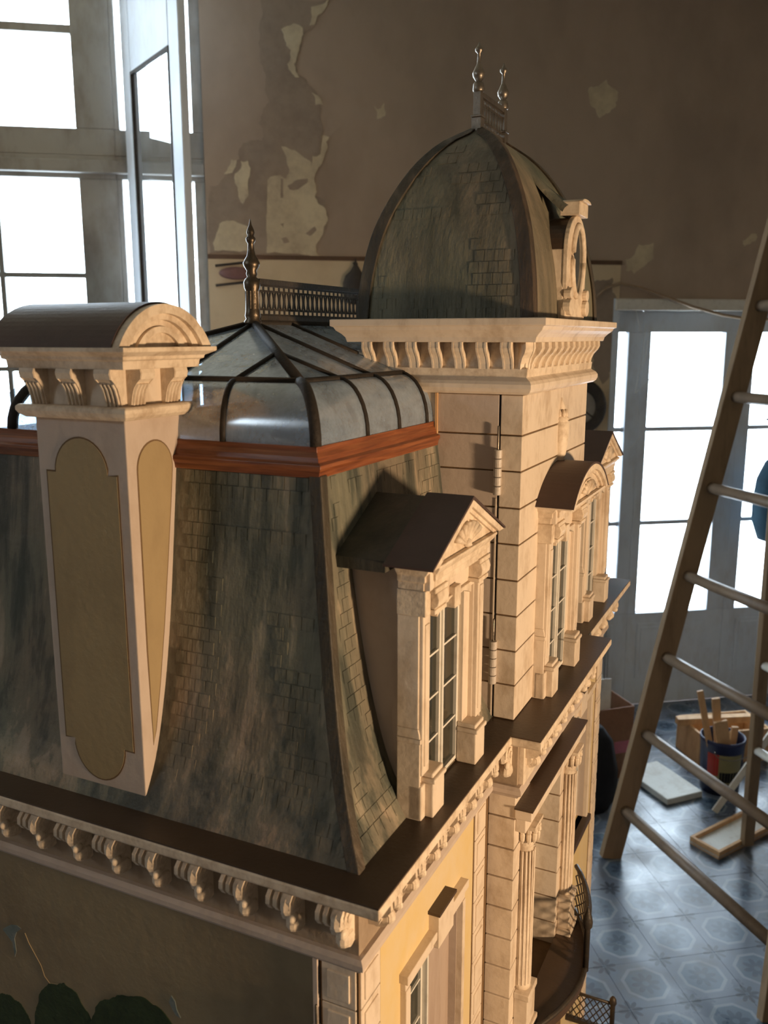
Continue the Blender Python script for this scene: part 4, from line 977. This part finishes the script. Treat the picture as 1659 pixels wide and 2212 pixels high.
MB().box(TX0-.03, TX1+.03, TY0-.03, TY1+.03, .470, .4768).build('tower_lid', 'cream', TW)
# ornament on the tower above the arched dormer
orn = MB(); yo = CY+.012
orn.lathe(TX1, yo, [(.003, .285), (.0075, .289), (.006, .296), (.0085, .306), (.0105, .318), (.0115, .332), (.012, .348), (.0095, .350), (.0125, .352), (.0085, .355), (.0065, .359), (.004, .362), (.006, .366), (.004, .371), (.0012, .379)], 14)
for k in range(5): a = -math.pi/2+math.pi*k/4; orn.lathe(TX1+.007*math.cos(a), yo+.007*math.sin(a), [(.001, .352), (.0035, .358), (.0015, .364)], 6)
orn.build('urn_ornament', 'cream_carved', TW, True)
# dome
DX, DYc = -.1105, (TY0+TY1)/2
DT = [(.4765, 0.0), (.515, .028), (.5528, .085), (.5851, .163), (.6205, .300), (.6567, .492), (.6847, .722), (.7045, 1.0)]
ND = 26
def dome_ring(z):
    t = smooth_tab(DT, z); return .1035*(1-t)+.0035, .047+.109*(1-t)
mb = MB()
for i in range(ND+1):
    z = .4765+(.7045-.4765)*i/ND; hx, hy = dome_ring(z)
    mb.v += [(DX-hx, DYc-hy, z), (DX+hx, DYc-hy, z), (DX+hx, DYc+hy, z), (DX-hx, DYc+hy, z)]
for i in range(ND):
    for k in range(4): mb.f.append((4*i+k, 4*i+(k+1) % 4, 4*i+4+(k+1) % 4, 4*i+4+k))
mb.f += [(3, 2, 1, 0), tuple(range(4*ND, 4*ND+4))]
DOME = mb.build('dome', 'dome_slate', HOUSE, label='four-sided pointed dome painted as dark green-grey slate')
for sx_, sy_ in ((1, -1), (-1, -1), (1, 1), (-1, 1)):
    st = MB()
    for i in range(ND+1):
        z = .4765+(.7045-.4765)*i/ND; hx, hy = dome_ring(z); cx_, cy_ = DX+sx_*hx, DYc+sy_*hy; th = .0030; w_ = min(.013, hx*.9)
        st.v += [(cx_-sx_*w_, cy_+sy_*th, z+.001), (cx_+sx_*th, cy_+sy_*th, z+.001), (cx_+sx_*th, cy_-sy_*w_, z+.001), (cx_-sx_*w_, cy_-sy_*w_*.4, z)]
    for i in range(ND):
        for k in range(4): st.f.append((4*i+k, 4*i+(k+1) % 4, 4*i+4+(k+1) % 4, 4*i+4+k))
    st.f += [(0, 1, 2, 3), (4*ND+3, 4*ND+2, 4*ND+1, 4*ND)]
    st.build('hip_strip', 'hip_dark', DOME, bevel=.001)
sl2 = MB().box(-.5, .5, -.5, .5, 0, 1).mesh('slate'); sl2.materials.append(MAT['dome_slate'])
def dome_pt(u, z): hx, hy = dome_ring(z); return Vector((DX+u, DYc-hy, z))
for row in range(16):
    z = .482+.0128*row; hx, hy = dome_ring(z)
    for k in range(-8, 9):
        u = k*.0118+(row % 2)*.0059
        if abs(u) > hx-.02: continue
        if not ((row < 7 and (u < -.055 or u > .035) and hashn(k//2+40, row//2) > .28) or (row < 2 and hashn(k, row+3) > .35) or (row > 8 and hashn(k//3+7, row//2) > .55)): continue
        p = dome_pt(u, z); t_ = (dome_pt(u, z+.002)-p).normalized(); Nn = Vector((1, 0, 0)).cross(t_)
        m = Matrix((Vector((1, 0, 0)), t_, Nn.normalized())).transposed().to_4x4()
        put('slate', sl2, None, DOME, matrix=Matrix.Translation(p-Nn.normalized()*.0006)@m@Matrix.Rotation(random.uniform(.015, .05), 4, 'X')@Matrix.Diagonal((.0112, .0120, .0012, 1)))
# dome cresting and finials
for y in (DYc-.047, DYc+.047):
    f = MB(); z = .7045; x = DX
    f.box(x-.0062, x+.0062, y-.0062, y+.0062, z-.004, z+.012); f.box(x-.0072, x+.0072, y-.0072, y+.0072, z+.012, z+.0145); f.box(x-.0048, x+.0048, y-.0048, y+.0048, z+.0145, z+.042)
    fo = f.build('finial', 'tin', DOME, bevel=.0007)
    MB().lathe(x, y, [(.0062, z+.041), (.0072, z+.043), (.0066, z+.050), (.0058, z+.0515), (.0036, z+.053), (.0072, z+.058), (.0078, z+.062), (.0055, z+.067), (.0026, z+.073), (.0020, z+.084), (.0048, z+.0865), (.0050, z+.0895), (.0022, z+.0925), (.0004, z+.097)], 16).build('finial_top', 'tin', fo, True)
cresting(DOME, DX, DYc-.043, DYc+.043, .7035, .044, 8, 'tin')
# oculus dormer on the dome's lit side
LU = MB(); lx, ly = .006, CY
LU.box(-.045, lx-.004, ly-.046, ly+.046, .4768, .560)
luo = LU.build('oculus_dormer', 'cream_carved', DOME, bevel=.0015, label='cream oculus dormer with scroll crest on the dome')
MB().prism([(ly-.046, .56)]+arc(ly, .56, .046, 180, 0, 20, .040)+[(ly+.046, .56)], 'x', -.06, lx-.006).build('arch_back', 'deck_brown', luo)
ov = [(ly+.026*math.cos(a), .548+.040*math.sin(a)) for a in [2*math.pi*i/28 for i in range(29)]]
outl = [(ly-.05, .4785), (ly+.05, .4785), (ly+.05, .492), (ly+.044, .505), (ly+.047, .52), (ly+.047, .558)]+arc(ly, .558, .047, 0, 180, 20, .044)[1:-1]+[(ly-.047, .558), (ly-.047, .52), (ly-.044, .505), (ly-.05, .492)]
MB().prism(outl, 'x', lx-.006, lx).build('front', 'cream_carved', luo, bevel=.001)
MB().prism(ov[:-1], 'x', lx-.002, lx+.0008).build('oculus_pane', 'dark_glass', luo)
tor = MB(); tor.tube([(lx+.001, a, b) for a, b in [(ly+.028*math.cos(t_), .548+.042*math.sin(t_)) for t_ in [2*math.pi*i/28 for i in range(29)]]], .004, 7); tor.build('oculus_rim', 'cream_carved', luo, True)
sc = MB(); sc.box(-.012, lx+.006, ly-.022, ly+.022, .601, .6165); sc.prism(arc(ly, .6165, .022, 0, 180, 10, .004), 'x', -.012, lx+.010)
for s in (-1, 1):
    vo = MB()
    for zc, r in ((.492, .010), (.508, .007)): vo.prism([(ly+s*.041+r*math.cos(a), zc+r*math.sin(a)) for a in [2*math.pi*i/12 for i in range(12)]], 'x', lx-.004, lx+.006)
    vo.build('volute', 'cream_carved', luo, bevel=.001)
sc.build('scroll_crest', 'cream_carved', luo, bevel=.001)
hd = MB()
for i in range(9):
    t = i/8; z = .665-.062*t; hx, _ = dome_ring(min(z, .70)); x = DX+hx-.004+(.026)*t*t; wv = .012+.026*t
    for k in range(9): a = math.pi*k/8; hd.v.append((x+.004*math.sin(a), ly-wv*math.cos(a), z+.012*math.sin(a)*t))
for i in range(8):
    for k in range(8): hd.f.append((i*9+k, i*9+k+1, (i+1)*9+k+1, (i+1)*9+k))
hd.build('eyebrow_hood', 'dome_slate', luo, True)

# ---- dormers standing on the deck
def dormer(yc, sh, kind, over, label, back):
    # sh shifts the whole front out along x
    X = lambda v: v+sh
    dm = MB(); hw_ = .0835
    dm.box(X(-.047), X(-.0262), yc-hw_, yc-.066, 0.0003, .248); dm.box(X(-.047), X(-.0262), yc+.066, yc+hw_, .0003, .248); dm.box(X(-.047), X(-.0262), yc-.066, yc+.066, .198, .248)
    r = dm.build('dormer', 'cream', HOUSE, bevel=.0012, label=label)
    # cheeks behind the front, running into the roof
    MB().box(back, X(-.047), yc-.070, yc+.070, .0003, .252).build('cheek', 'pink_plaster', r)
    if kind == 'tri':
        MB().prism([(X(-.049), .006), (X(-.049), .05), (X(-.056), .065), (X(-.058), .10), (X(-.052), .14), (X(-.049), .20), (X(-.046), .20), (X(-.046), .006)], 'y', yc-.0735, yc+.0735).build('cheek_scroll', 'pink_plaster', r)
    for s in (-1, 1):
        def bx(mb_, x0, x1, a, b, z0, z1): mb_.box(X(x0), X(x1), min(yc+s*a, yc+s*b), max(yc+s*a, yc+s*b), z0, z1)
        p_ = MB(); bx(p_, -.032, -.0215, .0665, .0835, .046, .205); bx(p_, -.032, -.0200, .0700, .0800, .055, .196)
        p_.build('pilaster', 'cream', r, bevel=.0011)
        b_ = MB(); bx(b_, -.036, -.0135, .0455, .0745, .0003, .036); bx(b_, -.036, -.0215, .0745, .0850, .0003, .036); bx(b_, -.036, -.0115, .0445, .0755, .036, .041); bx(b_, -.036, -.0145, .0465, .0735, .041, .046)
        b_.build('pedestal', 'cream', r, bevel=.0014)
        sidep = MB(); a0, a1 = yc+s*.0825, yc+s*.0850
        sidep.box(X(-.0475), X(-.0235), min(a0, a1), max(a0, a1), .0003, .079); sidep.box(X(-.0475), X(-.0225), min(a0, a1)-.0008, max(a0, a1)+.0008, .079, .084); sidep.box(X(-.0475), X(-.0255), min(a0, a1), max(a0, a1), .094, .205); sidep.prism([(X(-.0475), .084), (X(-.0235), .084), (X(-.0240), .088), (X(-.0255), .094), (X(-.0475), .094)], 'y', min(a0, a1), max(a0, a1)); sidep.build('side_pilaster', 'cream', r, bevel=.0008)
        c_ = MB(); bx(c_, -.036, -.0135, .0455, .0745, .205, .2095); bx(c_, -.036, -.0125, .0445, .0765, .2255, .2305); bx(c_, -.0478, -.0185, .0735, .0860, .205, .2295)
        sc_ = [(X(-.030), .2095), (X(-.0150), .2095), (X(-.0115), .2135), (X(-.0105), .219), (X(-.0125), .2255), (X(-.030), .2255)]
        c_.prism(sc_, 'y', min(yc+s*.0475, yc+s*.0725), max(yc+s*.0475, yc+s*.0725)); c_.build('capital', 'cream_carved', r, bevel=.0009)
    hd_ = MB()
    yy = segarc(.047, .010, .194, 12, yc); hd_.prism(yy+[(yc+.047, .206), (yc-.047, .206)], 'x', X(-.030), X(-.0225)); hd_.box(X(-.030), X(-.0195), yc-.008, yc+.008, .192, .214); hd_.build('window_head', 'cream_carved', r, bevel=.0008)
    jm = MB()
    for s in (-1, 1): jm.box(X(-.044), X(-.0315), min(yc+s*.0490, yc+s*.0680), max(yc+s*.0490, yc+s*.0680), .0004, .198)
    jm.build('jamb', 'cream', r)
    # entablature
    fr_ = [(X(-.047), yc-.0845), (X(-.0215), yc-.0845), (X(-.0215), yc-.073), (X(-.0155), yc-.073), (X(-.0155), yc+.073), (X(-.0215), yc+.073), (X(-.0215), yc+.0845), (X(-.047), yc+.0845)]
    MB().mould(fr_, [(-.012, .2295), (.0005, .2295), (.0005, .2365), (.0025, .238), (.0025, .2435), (.0055, .2465), (.0075, .2495), (.0085, .2510), (.0085, .2535), (-.012, .2535)], closed=False).build('entablature', 'cream_carved', r, bevel=.0005)
    MB().box(X(-.047), X(-.0155), yc-.0835, yc+.0835, .230, .2535).build('entablature_core', 'cream', r)
    xf_ = X(-.0155)+over
    if kind == 'tri':
        top = [(yc-.097, .2535), (yc+.097, .2535), (yc, .3010)]
        MB().prism([(yc-.090, .2535), (yc+.090, .2535), (yc, .2975)], 'x', X(-.052), xf_-.007).build('tympanum', 'cream_carved', r)
        for s in (-1, 1):
            rk = [(yc+s*.100, .2535), (yc+s*.085, .2535), (yc, .2945), (yc, .3022)]
            MB().prism(rk, 'x', xf_-.009, xf_).build('raking_cornice', 'cream_carved', r, bevel=.0007)
            rk2 = [(yc+s*.088, .2535), (yc+s*.076, .2535), (yc, .2900), (yc, .2958)]
            MB().prism(rk2, 'x', xf_-.009, xf_-.004).build('raking_bead', 'cream_carved', r)
            rf = [(yc+s*.1025, .2535), (yc+s*.1025, .2555), (yc, .3055), (yc, .3022)]
            MB().prism(rf, 'x', X(-.054), xf_+.0008).build('roof_slope', 'roof_umber', r)
            rf = [(yc+s*.0985, .2465), (yc+s*.0985, .2575), (yc, .3015), (yc, .2900)]
            MB().prism(rf, 'x', back, X(-.0535)).build('rear_roof', 'slate_seam', r)
            MB().box(back, X(-.0535), min(yc+s*.070, yc+s*.0980), max(yc+s*.070, yc+s*.0980), .2465, .2545).build('rear_eave', 'slate', r)
        sh_ = MB()
        for k in range(7): a = math.radians(30+20*k); sh_.tube([(xf_-.006, yc, .257), (xf_-.005, yc+.036*math.cos(a), .257+.022*math.sin(a))], [.0012, .0042], 6)
        sh_.lathe(xf_-.006, yc, [(.001, .2535), (.006, .256), (.005, .261), (.001, .264)], 8); sh_.build('shell_carving', 'cream_carved', r, True)
    else:
        hw2, rs = .101, .0435
        MB().prism(segarc(hw2-.009, rs-.006, .2535, 24, yc), 'x', back, xf_-.007).build('tympanum', 'cream_carved', r)
        for h1, r1, h2, r2, xa in ((hw2-.001, rs-.0012, hw2-.012, rs-.0085, 0), (hw2-.012, rs-.0085, hw2-.020, rs-.0135, -.004), (hw2-.032, rs-.020, hw2-.040, rs-.0255, -.005)):
            o_, i_ = segarc(h1, r1, .2530, 24, yc), segarc(h2, r2, .2530, 24, yc); MB().prism(o_+i_[::-1], 'x', xf_-.010, xf_+xa).build('arch_moulding', 'cream_carved', r)
        o_, i_ = segarc(hw2+.001, rs+.001, .2536, 28, yc), segarc(hw2-.0012, rs-.0012, .2532, 28, yc); MB().prism(o_+i_[::-1], 'x', TX1-.0005, xf_+.0008).build('roof_vault', 'roof_umber', r)
        MB().box(TX1, xf_-.002, yc-.0995, yc+.0995, .2515, .2545).build('soffit', 'cream', r)
        sh_ = MB()
        for k in range(7): a = math.radians(30+20*k); sh_.tube([(xf_-.006, yc, .256), (xf_-.005, yc+.034*math.cos(a), .256+.018*math.sin(a))], [.0012, .0042], 6)
        sh_.build('shell_carving', 'cream_carved', r, True)
    wx = X(-.0425) if kind == 'tri' else TX1+.0003
    glazed(r, wx, yc-.0490, yc-.0005, .004, .196, 1, 4, .0050, .0022); glazed(r, wx, yc+.0005, yc+.0490, .004, .196, 1, 4, .0045, .0022)
    MB().box(wx, wx+.008, yc-.0022, yc+.0022, .004, .196).build('meeting_stile', 'window_white', r)
dormer(.222, 0, 'tri', .0100, 'near dormer with triangular pediment and umber roof', -.118)
dormer(C_-.218, 0, 'tri', .0100, 'far dormer with triangular pediment beyond the tower', -.118)
dormer(CY+.006, .0270, 'seg', .0250, 'arched dormer on the front of the tower', -.022)

# ------------------------------------------------------------------ table under the dollhouse
tb = empty('work_table', h2w((-.31, CY, -ZB-.0)) * 1.0); tb.location.z = 0; tb.rotation_euler = (0, 0, TH)
tag(tb, 'plain dark wooden table carrying the dollhouse', 'table'); tzt = HO.z-ZB
def tput(mb_, name): mb_.build(name, 'table_wood', tb, bevel=.003)
tput(MB().box(-.36, .40, -.60, .60, tzt-.035, tzt), 'table_top')
tput(MB().box(-.31, .35, -.55, .55, tzt-.11, tzt-.035), 'apron')
for x in (-.31, .29):
    for y in (-.55, .49): tput(MB().box(x, x+.06, y, y+.06, 0, tzt-.11), 'leg')
